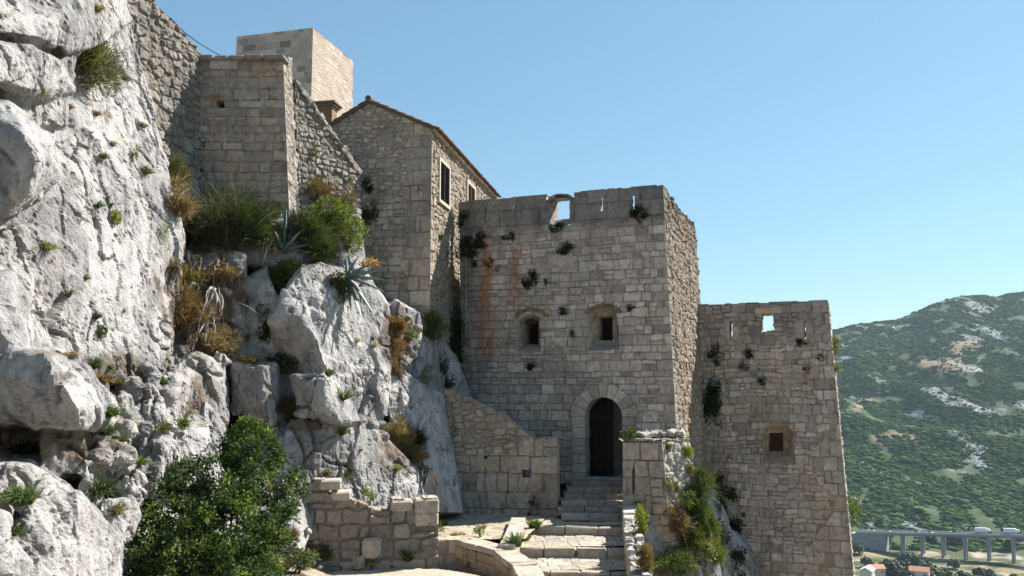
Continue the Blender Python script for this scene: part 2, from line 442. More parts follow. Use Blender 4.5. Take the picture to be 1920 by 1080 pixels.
def slab(name, BL, BR, TR, TL, thick, pat, colfn, mask=None, norim='', res=.035, relief=.035, bev=.05, var=.03, rough=.018, fade='', parent=None, mat=None, back=False, hfn=None, seed=0, backmask=None):
    BL, BR, TR, TL = [np.asarray(p, float) for p in (BL, BR, TR, TL)]
    W = .5 * (np.linalg.norm(BR - BL) + np.linalg.norm(TR - TL)); H = .5 * (np.linalg.norm(TL - BL) + np.linalg.norm(TR - BR))
    nu = max(2, int(W / res)); nv = max(2, int(H / res))
    s, t = np.meshgrid(np.linspace(0, 1, nu + 1), np.linspace(0, 1, nv + 1), indexing='ij')
    s_ = s[..., None]; t_ = t[..., None]
    P = BL * (1 - s_) * (1 - t_) + BR * s_ * (1 - t_) + TR * s_ * t_ + TL * (1 - s_) * t_
    Nn = nrm(np.cross(BR - BL, TL - BL)); eu = nrm(np.cross(Z, Nn)) if abs(Nn[2]) < .85 else nrm(BR - BL); ev = np.cross(Nn, eu)
    U = (P - BL) @ eu; V = (P - BL) @ ev
    e, r = pat(U, V)
    prof = sstep(-.004, bev, e)
    h = relief * (prof - 1) + (r[..., 2] - .5) * var * prof + prof * rough * fbm(U * 5, V * 5, seed + 1.1, 4, seed + 70) + .03 * fbm(U * .8, V * .8, seed, 3, seed + 80)
    if hfn is not None: h = h + hfn(U, V)
    for side, d in (('l', s * W), ('r', (1 - s) * W), ('b', t * H), ('t', (1 - t) * H)):
        if side in fade: h = h * sstep(0, .10, d)
    C = colfn(U, V, e, r, prof)
    uc = .25 * (U[:-1, :-1] + U[1:, :-1] + U[1:, 1:] + U[:-1, 1:]); vc = .25 * (V[:-1, :-1] + V[1:, :-1] + V[1:, 1:] + V[:-1, 1:])
    keep = np.ones(uc.shape, bool); nr_hole = np.zeros(uc.shape, bool)
    if mask is not None:
        mm = mask(uc, vc)
        if isinstance(mm, tuple): keep, nr_hole = mm
        else: keep = mm
    nV = (nu + 1) * (nv + 1); idx = np.arange(nV).reshape(nu + 1, nv + 1)
    front = P + Nn * h[..., None]; bk = P - Nn * thick
    q = np.stack([idx[:-1, :-1], idx[1:, :-1], idx[1:, 1:], idx[:-1, 1:]], -1)[keep]
    K = np.zeros((nu + 2, nv + 2), bool); K[1:-1, 1:-1] = keep
    NR = np.zeros((nu + 2, nv + 2), bool); NR[1:-1, 1:-1] = nr_hole
    rims = []
    def rim(cellmask_here, nb, side, i0, i1):
        m = cellmask_here & ~nb[0] & ~nb[1]
        if side in norim:
            if side == 'l': m[0, :] = False
            if side == 'r': m[-1, :] = False
            if side == 'b': m[:, 0] = False
            if side == 't': m[:, -1] = False
        rims.append(np.stack([i0[m], i1[m]], -1))
    rim(keep, (K[:-2, 1:-1], NR[:-2, 1:-1]), 'l', idx[:-1, 1:], idx[:-1, :-1])
    rim(keep, (K[2:, 1:-1], NR[2:, 1:-1]), 'r', idx[1:, :-1], idx[1:, 1:])
    rim(keep, (K[1:-1, :-2], NR[1:-1, :-2]), 'b', idx[:-1, :-1], idx[1:, :-1])
    rim(keep, (K[1:-1, 2:], NR[1:-1, 2:]), 't', idx[1:, 1:], idx[:-1, 1:])
    E = np.concatenate(rims)
    VV = [front.reshape(-1, 3)]; CC = [C.reshape(-1, 3)]; FF = [q]
    if len(E) and thick > 0:
        un, inv = np.unique(E, return_inverse=True); inv = inv.reshape(E.shape)
        base = front.reshape(-1, 3)[un]; bb = bk.reshape(-1, 3)[un]; cc = C.reshape(-1, 3)[un]
        nl = max(2, int(thick / .09)); cur = None; off = nV; prev_ids = un
        rb = mixc(cc, A(.36, .33, .29), np.full(len(cc), .7))
        for l in range(1, nl + 1):
            f = l / nl; pos = base * (1 - f) + bb * f
            jit = .03 * fbm(pos[:, 0] * 4, pos[:, 1] * 4, pos[:, 2] * 4, 3, seed + 9)
            pos = pos + jit[:, None] * A(.5, .3, .8)
            ids = off + np.arange(len(un)); off += len(un)
            VV.append(pos); tone = .75 + .5 * rnd((pos[:, 0] * 3 + pos[:, 1] * 3).astype(int), (pos[:, 2] * 4).astype(int), None, seed)
            CC.append(rb * tone[:, None])
            a0 = prev_ids[inv[:, 0]]; a1 = prev_ids[inv[:, 1]]; b0 = ids[inv[:, 0]]; b1 = ids[inv[:, 1]]
            FF.append(np.stack([a1, a0, b0, b1], -1)); prev_ids = ids
    if back:
        off = sum(len(v) for v in VV); VV.append(bk.reshape(-1, 3)); CC.append(C.reshape(-1, 3)); qb = q if backmask is None else np.stack([idx[:-1, :-1], idx[1:, :-1], idx[1:, 1:], idx[:-1, 1:]], -1)[keep & backmask(uc, vc)]; FF.append(qb[:, ::-1] + off)
    VV = np.concatenate(VV); CC = np.concatenate(CC); FF = np.concatenate(FF)
    used = np.zeros(len(VV), bool); used[FF.reshape(-1)] = True
    mp = np.cumsum(used) - 1
    o = mk(name, VV[used], [mp[FF]], mat or M_STONE, parent, CC[used])
    return o, dict(BL=BL, eu=eu, ev=ev, N=Nn, W=W, H=H)
class Frame:
    """plane coordinates of a wall, to place openings on it"""
    def __init__(s, BL, BR, TL):
        s.BL = np.asarray(BL, float); s.N = nrm(np.cross(np.asarray(BR) - BL, np.asarray(TL) - BL)); s.eu = nrm(np.cross(Z, s.N)); s.ev = np.cross(s.N, s.eu)
    def uv(s, px, py):
        p = on_plane(px, py, s.BL, s.N) - s.BL; return float(p @ s.eu), float(p @ s.ev)
    def poly(s, pts): return [s.uv(*p) for p in pts]
    def poly_at(s, pts, depth):
        out = []
        for px, py in pts:
            p = on_plane(px, py, s.BL - s.N * depth, s.N) - s.BL; out.append((float(p @ s.eu), float(p @ s.ev)))
        return out
    def P(s, u, v, n=0.): return s.BL + u * s.eu + v * s.ev + n * s.N
def ragged_top(vtop, seed, amp=.06, step=.45):
    """vtop(U) upper edge; whole stones missing or lower along it"""
    def f(U, V):
        k = np.floor(U / step + .3 * np.sin(U * 3)).astype(int)
        d = amp * (rnd(k, k * 0, None, seed) - .35) + amp * .35 * fbm(U * 6, U * 0, seed, 2, seed)
        return V < vtop(U) - np.maximum(d, -.02) + 1e-4
    return f
def funnel(fr, outer, inner, depth, seed, name, parent, col=(.33, .30, .26), inner_depth=.35):
    """splayed embrasure: lofts the outer outline (wall face) to the inner outline at depth, then straight on"""
    def resample(poly, n):
        pts = np.array(poly + [poly[0]]); d = np.concatenate([[0], np.cumsum(np.linalg.norm(np.diff(pts, axis=0), axis=1))])
        return np.stack([np.interp(np.linspace(0, d[-1], n, endpoint=False), d, pts[:, k]) for k in (0, 1)], -1)
    n = 64; o = resample(outer, n); i = resample(inner, n)
    ctr = o.mean(0); V = []; C = []; nl = 9
    for l in range(nl + 4):
        f = min(1, l / nl); q = o * (1 - f) + i * f; dz = -depth * f + .01 if l <= nl else -depth - inner_depth * (l - nl) / 3
        for k in range(n):
            p = fr.P(q[k, 0], q[k, 1], dz); V.append(p)
            kk = int(q[k, 1] / .22); t = .75 + .5 * float(rnd(np.array(kk), np.array(int((f + .13 * kk) * 3)), None, seed))
            cc = A(*col) * t
            C.append(cc)
    V = np.array(V); jit = .018 * fbm(V[:, 0] * 5, V[:, 1] * 5, V[:, 2] * 5, 3, seed); V[n:] += (jit[:, None] * A(1, .3, 1))[n:]
    F = [(l * n + k, l * n + (k + 1) % n, (l + 1) * n + (k + 1) % n, (l + 1) * n + k) for l in range(nl + 3) for k in range(n)]
    return mk(name, V, [np.array(F)], M_STONE, parent, np.array(C))
def arch_stones(mb, fr, uc, vs, r0, r1, n, depth, seed, col=(.40, .37, .33), a0=0., a1=math.pi, back=.1, squash=1.0):
    g = np.random.default_rng(seed); ang = np.linspace(a0, a1, n + 1)
    for k in range(n):
        x0, x1 = ang[k] + .012, ang[k + 1] - .012; m = 4; pts = []
        ro = r1 * (1 + g.uniform(-.04, .06)); pr = depth + g.uniform(-.012, .012)
        for a in np.linspace(x0, x1, m): pts.append((uc + r0 * math.cos(a), vs + r0 * math.sin(a) * squash))
        for a in np.linspace(x1, x0, m): pts.append((uc + ro * math.cos(a), vs + ro * math.sin(a) * squash))
        c = A(*col) * g.uniform(.8, 1.15)
        mb.prism([fr.P(u, v, pr) for u, v in pts], -fr.N * (pr + back), c)
def blk(mb, fr, u0, u1, v0, v1, n0, n1, col, bev=.015):
    mb.box(fr.P((u0 + u1) / 2, (v0 + v1) / 2, (n0 + n1) / 2), fr.eu * (u1 - u0) / 2, fr.ev * (v1 - v0) / 2, fr.N * (n1 - n0) / 2, col, bev=bev)

TH = R(21.5)
eU = A(math.cos(TH), -math.sin(TH), 0); eW = A(math.sin(TH), math.cos(TH), 0)

# ================================================================== GATE TOWER
TR = at(1243, 345, 29.0); BR = at(1274, 915, 28.72)
TL = TR - eU * 7.62; BL = BR - eU * 7.62
GT = empty('gate_tower', (BR + BL) / 2, 'pale stone gate tower with arched doorway, two deep windows and slotted parapet', 'tower')
fG = Frame(BL, BR, TL); GW = float((BR - BL) @ fG.eu)
vtopG = float((TR - BL) @ fG.ev)
win1 = fG.poly([(970, 660), (972, 606), (985, 590), (1000, 588), (1012, 597), (1013, 660)])
win1i = fG.poly_at([(987, 646), (987, 606), (1010, 604), (1010, 646)], .6)
win2 = fG.poly([(1101, 657), (1101, 590), (1112, 577), (1135, 573), (1152, 580), (1157, 592), (1159, 655)])
win2i = fG.poly_at([(1124, 638), (1124, 595), (1149, 593), (1149, 638)], .6)
crenO = fG.poly([(1033, 425), (1026, 376), (1040, 371), (1064, 370), (1071, 377), (1073, 420)])
crenI = fG.poly_at([(1042, 412), (1042, 376), (1068, 373), (1068, 410)], .4)
slots = [fG.poly([(909, 418), (909, 388), (912, 388), (912, 418)]), fG.poly([(964, 404), (964, 384), (967.5, 384), (967.5, 404)]),
         fG.poly([(1126.5, 396), (1126.5, 372), (1130.5, 372), (1130.5, 396)]), fG.poly([(1186, 392), (1186, 367), (1190, 367), (1190, 392)])]
duc, dvs = fG.uv(1132, 781); _, dvc = fG.uv(1132, 746); drad = fG.uv(1167, 781)[0] - duc
dvb = fG.uv(1132, 899)[1] - .5
def door_poly(r, vb):
    return [(duc - r, vb)] + [(duc + r * math.cos(a), dvs + r * math.sin(a)) for a in np.linspace(math.pi, 0, 17)] + [(duc + r, vb)]
doorH = door_poly(drad * 1.03, dvb)
rtop = ragged_top(lambda U: np.full_like(U, vtopG), 5, .07, .55)
def maskG(U, V):
    k = rtop(U, V); nr_ = np.zeros(U.shape, bool)
    for h in (win1, win2, crenO):
        m = inpoly(U, V, h); k &= ~m; nr_ |= m
    for h in slots:
        m = inpoly(U, V, h); k &= ~m; nr_ |= m
    k &= ~inpoly(U, V, doorH)
    # gap above the arched crenel
    c0, _ = fG.uv(1024, 380); c1, _ = fG.uv(1077, 374); vv = fG.uv(1050, 372)[1]
    g = (U > c0) & (U < c1) & (V > vv); k &= ~g
    return k, nr_
rust_u = [fG.uv(912, 520)[0], fG.uv(968, 520)[0]]; rust_v = [(fG.uv(912, 690)[1], fG.uv(912, 440)[1]), (fG.uv(968, 600)[1], fG.uv(968, 460)[1])]
v430 = fG.uv(1050, 432)[1]
def extraG(c, U, V, e, r, prof):
    d = sstep(v430 - .15, v430 + .35, V + .25 * fbm(U * 1.2, V * 1.2, 3.3, 3, 4))       # the weathered grey band of the parapet
    c = mixc(c, A(.15, .145, .14), .75 * d)
    for u0, (va, vb), wd in zip(rust_u, rust_v, (.34, .24)):                          # rust streaks
        uu = U + .12 * fbm(U * .8, V * 1.4, 1.2, 3, 8)
        s = np.exp(-((uu - u0) / wd) ** 2) * sstep(va - .3, va + .8, V) * (1 - sstep(vb - .5, vb + .3, V)) * (.55 + .8 * fbm(U * 2, V * .6, 7.7, 3, 9) + .3 * r[..., 1])
        c = mixc(c, A(.34, .17, .07), np.clip(s, 0, .8))
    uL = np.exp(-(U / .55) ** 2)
    c = mixc(c, A(.10, .10, .095), .6 * uL)                                             # darker towards the left edge
    return c
pG = coursed(.19, .38, .24, .62, 3, qr=True, W=GW, split=.25, warp=.03, wave=.05)
pG2 = coursed(.42, .6, .5, 1.1, 14, qr=True, W=GW, split=.05)
def bmG(U, V):
    k = np.ones(U.shape, bool)
    for h in slots + [crenO, win1, win2]:
        a = np.array(h); k &= ~((U > a[:, 0].min() - .5) & (U < a[:, 0].max() + .45) & (V > a[:, 1].min() - .3) & (V < a[:, 1].max() + .4))
    return k
fw, _ = slab('front_wall', BL, BR, TR, TL, .8, mixpat(pG2, pG, lambda U, V: V > v430 + .05), stonecol((.44, .405, .385), (.45, .36, .27), (.22, .205, .195), extra=extraG, seed=1, patch=.45, vd=.6), maskG, 'lr', .03, .042, .03, .035, fade='r', parent=GT, back=True, seed=1, backmask=bmG)
funnel(fG, win1, win1i, .6, 3, 'window_embrasure', GT); funnel(fG, win2, win2i, .6, 4, 'window_embrasure', GT)
for q_, s_ in enumerate(slots):
    cx_ = np.mean([p[0] for p in s_]); funnel(fG, s_, [(cx_ + (u - cx_) * 3.2, v + (.12 if v < np.mean([p[1] for p in s_]) else .14) * (-1 if v < np.mean([p[1] for p in s_]) else 1)) for u, v in s_], .4, 60 + q_, 'arrow_slit', GT, col=(.3, .28, .25), inner_depth=.05)
funnel(fG, crenO, crenI, .4, 5, 'crenel_embrasure', GT, col=(.30, .28, .26), inner_depth=.25)
# rough relieving arches over the two windows, and over the crenel
for (cx, cy, hw, seedk) in ((996, 598, 30, 21), (1131, 590, 31, 22)):
    mb = MB(); u0, v0 = fG.uv(cx, cy); r = fG.uv(cx + hw, cy)[0] - u0
    arch_stones(mb, fG, u0, v0 - r * .12, r * .93, r * 1.22, 9, .03, seedk, (.21, .145, .09), R(18), R(162), .2, .62)
    mb.build('relieving_arch', M_STONE, GT)
mb = MB(); u0, v0 = fG.uv(1051, 377); r = fG.uv(1076, 377)[0] - u0
arch_stones(mb, fG, u0, v0 - r * .05, r * .80, r * 1.06, 11, .02, 23, (.15, .14, .13), R(4), R(176), .4, .56)
mb.build('crenel_arch', M_STONE, GT)
# doorway surround: voussoirs and jamb blocks
mb = MB(); r1 = fG.uv(1193, 781)[0] - duc
arch_stones(mb, fG, duc, dvs, drad, r1, 9, .07, 31, (.40, .365, .32), back=.5)
g = np.random.default_rng(9)
for sgn in (-1, 1):
    v = dvs; k = 0
    while v > dvb - .2:
        hh = g.uniform(.26, .40); a, b = sorted((duc + sgn * drad, duc + sgn * (r1 - g.uniform(0, .02))))
        blk(mb, fG, a, b, v - hh + .006, v - .004, -.5, .07 + g.uniform(-.012, .012), A(.40, .365, .32) * g.uniform(.8, 1.12)); v -= hh
mb.build('door_surround', M_STONE, GT)
# oval carved panel
mb = MB(); pu, pv = fG.uv(1050, 488); pw = fG.uv(1072, 488)[0] - pu
blk(mb, fG, pu - pw * 1.05, pu + pw * 1.05, pv - .26, pv + .26, -.1, .03, A(.40, .37, .33))
ov = [fG.P(pu + pw * .8 * math.cos(a), pv + .2 * math.sin(a), .055) for a in np.linspace(0, 2 * math.pi, 28, endpoint=False)]
mb.prism(ov, -fG.N * .04, A(.44, .40, .35)); mb.build('oval_tablet', M_STONE, GT)
# side wall (facing the sun)
SD = 6.4
sBR = BR + eW * SD - fG.N * 0 + A(-.28, 0, 0) * 0; sTR = TR + eW * (SD - .15)
lean = .03
sideTL = TR; sideTR = TR + eW * SD; sideBL = BR; sideBR = BR + eW * SD
fS = Frame(sideBL, sideBR, sideTL); SW = float((sideBR - sideBL) @ fS.eu); vtopS = float((sideTL - sideBL) @ fS.ev)
def vS(U): return vtopS - .10 * (U > .9) - .16 * sstep(1., 5., U) - .12 * (np.sin(U * 9) > .2) * (U > 1)
rtopS = ragged_top(vS, 15, .16, .3)
vpar = vtopS - 1.55
def extraS(c, U, V, e, r, prof):
    d = sstep(vpar - .1, vpar + .3, V + .25 * fbm(U * 1.3, V * 1.3, 3.3, 3, 4)); c = mixc(c, A(.20, .19, .18), .6 * d)
    s = sstep(.1, .5, fbm(U * 1.1, V * .35, 2.7, 4, 17)) * sstep(.5, 1.2, U) * (1 - sstep(4.5, 6, U)); c = mixc(c, A(.40, .25, .13), .55 * s)
    return c
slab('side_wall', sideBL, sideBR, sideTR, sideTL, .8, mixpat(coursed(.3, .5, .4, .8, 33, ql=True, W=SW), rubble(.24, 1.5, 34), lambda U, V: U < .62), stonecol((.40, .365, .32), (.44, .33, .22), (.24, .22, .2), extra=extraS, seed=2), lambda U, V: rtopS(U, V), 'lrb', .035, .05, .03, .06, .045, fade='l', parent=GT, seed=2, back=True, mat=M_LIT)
# back, left, terrace (plain, hold the inside dark); back wall has a doorway to the courtyard
vt_z = TR[2] - 1.75
mb = MB(); inn = .75
def q3(a, b, z0, z1): mb.poly([A(a[0], a[1], z0), A(b[0], b[1], z0), A(b[0], b[1], z1), A(a[0], a[1], z1)], (.3, .27, .24))
pFR = BR - eU * .5 + eW * .8; pFL = BL + eW * .8; pBR = BR + eW * SD - eU * .9; pBL = BL + eW * SD
mb.poly([A(*(p[:2]), vt_z) for p in (pFL + A(0, .3, 0), pFR + A(0, .3, 0), pBR, pBL)], (.3, .27, .24))
mb.build('terrace_floor', M_STONE, GT)
mb = MB(); zb = BR[2] - 1.5
dL = float((on_plane(1097, 850, BL, fG.N) - BL) @ eU); dR = float((on_plane(1167, 850, BL, fG.N) - BL) @ eU)
zsill = -2.95
q3(pBL, pBL + eU * (dL - .25), zb, vt_z + .05)
q3(pBL + eU * (dR + .25), pBR, zb, vt_z + .05)
q3(pBL + eU * (dL - .25), pBL + eU * (dR + .25), zsill + 3.0, vt_z + .05)
q3(pFL - eW * .8, pBL, zb, vt_z + .05)
mb.build('back_wall', M_STONE, GT)
# vaulted passage behind the door
mb = MB()
pa = fG.P(dL, 0, 0); pb = fG.P(dR, 0, 0)
def pp(base, n, z): q = base + eW * n; return A(q[0], q[1], z)
nseg = 10
for base in (pa - eU * .25, pb + eU * .25):
    for k in range(nseg):
        n0 = .5 + (SD - .5) * k / nseg; n1 = .5 + (SD - .5) * (k + 1) / nseg
        mb.poly([pp(base, n0, zsill - .3), pp(base, n1, zsill - .3), pp(base, n1, zsill + 3.0), pp(base, n0, zsill + 3.0)], A(.33, .28, .22) * (.8 + .4 * (k * 37 % 10) / 10))
mb.poly([pp(pa - eU * .25, .6, zsill + 3.0), pp(pb + eU * .25, .6, zsill + 3.0), pp(pb + eU * .25, SD, zsill + 3.0), pp(pa - eU * .25, SD, zsill + 3.0)], (.3, .26, .21))
mb.poly([pp(pa - eU * .25, -.3, zsill), pp(pb + eU * .25, -.3, zsill), pp(pb + eU * .25, SD + 6, zsill + .25), pp(pa - eU * 1.4, SD + 6, zsill + .25)], (.44, .40, .35))
mb.build('passage', M_STONE, GT)
# courtyard flank beyond the passage, catching the sun
mb = MB()
for k in range(12):
    for j in range(9):
        n0 = SD + .1 + k * .5; z0 = zsill - .1 + j * .36
        b0 = pa - eU * (.2 + .02 * k)
        gg = np.random.default_rng(k * 31 + j); mb.box(pp(b0, n0 + .25, z0 + .18) - eU * .25, eU * (.22 + gg.uniform(0, .05)), eW * .24, Z * .172, A(.47, .37, .25) * gg.uniform(.75, 1.2), bev=.02)
mb.build('passage_lining', M_STONE, GT)
# the door: dark vertical boards, leaf ajar, transom bar
mb = MB(); nb = 9; usable = (dR - dL) * .66
for k in range(nb):
    a = dL - .02 + usable * k / nb; b = dL - .02 + usable * (k + 1) / nb - .012
    top = dvs + math.sqrt(max(0, (drad * 1.02) ** 2 - min(abs(a - duc), abs(b - duc)) ** 2)) + .02
    blk(mb, fG, a, b, dvb - .2, min(top, dvs + drad), -.62, -.56, A(.013, .010, .008) * (.8 + .4 * ((k * 7) % 5) / 5), .006)
door = mb.build('door_leaf', M_WOOD, GT)
mb = MB(); blk(mb, fG, dL - .02, dL + usable, dvs - .08, dvs + .0, -.56, -.53, A(.03, .024, .018), .006); mb.build('transom', M_WOOD, door)

# ================================================================== SIDE TOWER (right, lower)
t2TR = at(1552, 562, 32.6); t2BR = at(1607, 1150, 32.0); W2 = 6.3
t2TL = t2TR - eU * W2; t2BL = t2BR - eU * W2
f2 = Frame(t2BL, t2BR, t2TL); v2 = float((t2TR - t2BL) @ f2.ev); W2f = float((t2BR - t2BL) @ f2.eu)
T2 = empty('side_tower', (t2BR + t2BL) / 2, 'lower stone tower on the right with one splayed window and a broken parapet', 'tower')
w2o = f2.poly([(1430, 868), (1432, 812), (1445, 799), (1463, 796), (1480, 800), (1490, 812), (1491, 868)])
w2i = f2.poly_at([(1441, 847), (1442, 812), (1468, 811), (1469, 846)], .55)
c2 = f2.poly([(1429, 616), (1428, 589), (1449, 588), (1450, 614)])
c2b = f2.poly([(1424, 624), (1429, 612), (1450, 611), (1453, 618)])
s2a = f2.poly([(1368, 632), (1368, 604), (1373.5, 604), (1373.5, 632)]); s2b = f2.poly([(1508, 635), (1508, 602), (1510.5, 602), (1510.5, 635)])
hole2 = f2.poly([(1389, 970), (1389, 961), (1398, 961), (1398, 970)])
rt2 = ragged_top(lambda U: np.full_like(U, v2), 25, .07, .32)
def mask2(U, V):
    k = rt2(U, V); nr_ = inpoly(U, V, w2o) | inpoly(U, V, s2a); k &= ~nr_
    for h in (c2, c2b, s2b, hole2): k &= ~inpoly(U, V, h)
    return k, nr_
def extra2(c, U, V, e, r, prof):
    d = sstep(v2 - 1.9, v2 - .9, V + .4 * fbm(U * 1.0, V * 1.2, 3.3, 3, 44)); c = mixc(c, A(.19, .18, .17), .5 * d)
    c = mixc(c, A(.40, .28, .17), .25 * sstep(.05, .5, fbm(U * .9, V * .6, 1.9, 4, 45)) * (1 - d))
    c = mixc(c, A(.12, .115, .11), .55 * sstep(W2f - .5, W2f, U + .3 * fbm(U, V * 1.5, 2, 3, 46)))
    return c
p2 = mixpat(coursed(.34, .6, .5, .95, 41, qr=True, W=W2f, split=.1), coursed(.17, .38, .2, .62, 42, qr=True, W=W2f, split=.3, warp=.06, wave=.08), lambda U, V: U > W2f - 1.0 + .4 * np.sin(V * 2.1))
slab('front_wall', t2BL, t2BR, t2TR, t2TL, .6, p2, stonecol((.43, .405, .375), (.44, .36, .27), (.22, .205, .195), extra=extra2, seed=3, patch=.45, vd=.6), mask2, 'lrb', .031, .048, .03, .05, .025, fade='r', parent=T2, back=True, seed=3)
funnel(f2, w2o, w2i, .55, 7, 'window_embrasure', T2, col=(.35, .29, .22))
cx_ = np.mean([p[0] for p in s2a]); funnel(f2, s2a, [(cx_ + (u - cx_) * 2.6, v) for u, v in s2a], .4, 66, 'arrow_slit', T2, col=(.38, .31, .23), inner_depth=.05)
mb = MB(); u0, v0 = f2.uv(1461, 812); r = f2.uv(1491, 812)[0] - u0
arch_stones(mb, f2, u0, v0 - .05, r * .97, r * 1.25, 9, .02, 29, (.38, .28, .18), R(15), R(165), .25, .6); mb.build('relieving_arch', M_STONE, T2)
mb = MB(); a = f2.uv(1415, 588)[0]; b = f2.uv(1465, 586)[0]; vv = f2.uv(1439, 588)[1]
blk(mb, f2, a, b, vv, vv + .22, -.4, .03, A(.44, .36, .27)); mb.build('crenel_lintel', M_STONE, T2)
for x0, x1, ya, yb, c in ((1359, 1368, 600, 636, .38), (1374, 1383, 611, 638, .43), (1489, 1507, 600, 636, .35), (1511, 1523, 600, 634, .35)):
    mb = MB(); a, _ = f2.uv(x0, ya); b, vt = f2.uv(x1, ya); _, vb_ = f2.uv(x1, yb); blk(mb, f2, a, b, vb_, vt, -.15, .02, A(c, c * .88, c * .74)); mb.build('slot_jamb', M_STONE, T2)
t2d = 5.5
eS = nrm(A(.375, 1, 0)); pR0 = t2TR; pR1 = t2TR + eS * t2d; qR0 = t2BR; qR1 = t2BR + eS * t2d
slab('side_wall', qR0, qR1, pR1, pR0, .6, rubble(.26, 1.5, 48), stonecol((.38, .35, .31), (.42, .32, .22), seed=4), ragged_top(lambda U: np.full_like(U, float((pR0 - qR0) @ nrm(pR0 - qR0)) - .05), 27, .25, .4), 'lrb', .06, .06, .06, .07, .04, fade='l', parent=T2, seed=5)
mb = MB()
zt = t2TR[2] - 1.75
L0 = t2BL + eW * .6; 
mb.poly([A(*p[:2], zt) for p in (t2BL + eW * .7, t2BR + eW * .7 - eU * .9, t2BR + eW * t2d - eU * .9, t2BL + eW * t2d)], (.3, .27, .24)); mb.build('terrace_floor', M_STONE, T2)
mb = MB(); q3(t2BL + eW * t2d, t2BR + eW * t2d - eU * .9, t2BR[2], zt + .05); q3(t2BL, t2BL + eW * t2d, t2BR[2], t2TR[2] - .2); mb.build('back_wall', M_STONE, T2)

# ================================================================== HOUSE
HA = R(10.4); hw = A(math.sin(HA), math.cos(HA), 0); hu = A(math.cos(HA), -math.sin(HA), 0)
hTR = at(810, 238, 29.1); hBR = at(800, 830, 29.0); hBR = A(hTR[0] + .0, hTR[1] - .05, hBR[2])
hW = 4.47
apx = at(692, 190, 29.55)
HO = empty('stone_house', hBR, 'small stone house with a tiled gable roof rising behind the gate tower', 'house')
hTL = hTR - hu * hW; hBL = hBR - hu * hW
fH = Frame(hBL, hBR, hTL)
ua, va = fH.uv(692, 190); ue, ve = fH.uv(810, 240); ul = 0.; vl = fH.uv(600, 248)[1]
ut, vt = fH.uv(612, 240)
def gtop(U): return np.where(U > ua, va + (ve - va) * (U - ua) / (ue - ua), va + (vt - va) * (U - ua) / (ut - ua)) - .05
TOPV = va + .1
sc_ = (TOPV) / float((hTR - hBL) @ fH.ev)
hTR2 = hBR + (hTR - hBR) * sc_; hTL2 = hBL + (hTL - hBL) * sc_
v_mid = fH.uv(760, 370)[1]; v_low = fH.uv(760, 480)[1]
pH = mixpat(coursed(.38, .6, .55, .95, 51, qr=True, W=hW, split=0), mixpat(rubble(.155, 1.8, 52, 4), mixpat(coursed(.16, .3, .2, .55, 53, W=hW, warp=.05, wave=.06), coursed(.2, .3, .26, .5, 54, W=hW), lambda U, V: V > v_low), lambda U, V: V > v_mid + .3 * np.sin(U * 2)), lambda U, V: U > hW - .95 + .12 * np.sin(V * 5))
def extraH(c, U, V, e, r, prof):
    s = sstep(v_mid - 1.0, v_mid - .2, V) * (1 - sstep(v_mid + .4, v_mid + 1.2, V)) * sstep(-.25, .35, fbm(U * .8, V * .8, 8.1, 3, 55))
    return mixc(c, A(.17, .15, .135), .6 * s)
slab('gable_wall', hBL, hBR, hTR2, hTL2, .5, pH, stonecol((.40, .36, .315), (.41, .31, .215), (.2, .18, .165), extra=extraH, seed=5), lambda U, V: V < gtop(U), 'lr', .031, .05, .03, .05, .028, fade='r', parent=HO, seed=6)
HL = 11.0
fHS = Frame(hBR, hBR + hw * HL, hTR)
def hs_poly(pts): return fHS.poly(pts)
wA = hs_poly([(824, 378), (825, 302), (840, 318), (841, 386)]); wB = hs_poly([(875, 368), (876, 345), (889, 356), (888, 372)])
def bbox(p): a = np.array(p); return a[:, 0].min(), a[:, 0].max(), a[:, 1].min(), a[:, 1].max()
wa = bbox(wA); wb = bbox(wB)
wa_v0 = fHS.uv(832, 380)[1]; wa_v1 = fHS.uv(832, 309)[1]; wa = (fHS.uv(824, 340)[0], fHS.uv(841, 350)[0], wa_v0, wa_v1)
wb = (fHS.uv(876, 360)[0], fHS.uv(889, 360)[0], fHS.uv(882, 362)[1] - 1.0, fHS.uv(882, 349)[1])
def maskHS(U, V):
    k = np.ones(U.shape, bool)
    for w_ in (wa, wb): k &= ~((U > w_[0]) & (U < w_[1]) & (V > w_[2]) & (V < w_[3]))
    return k
slab('side_wall', hBR, hBR + hw * HL, hTR + hw * HL, hTR, .3, mixpat(coursed(.3, .5, .3, .6, 56, W=HL), rubble(.19, 1.6, 57, 4), lambda U, V: U < .55), stonecol((.47, .43, .37), (.46, .36, .25), (.28, .26, .23), seed=6), maskHS, 'lrbt', .035, .045, .035, .05, .04, fade='l', parent=HO, seed=7, mat=M_LIT)
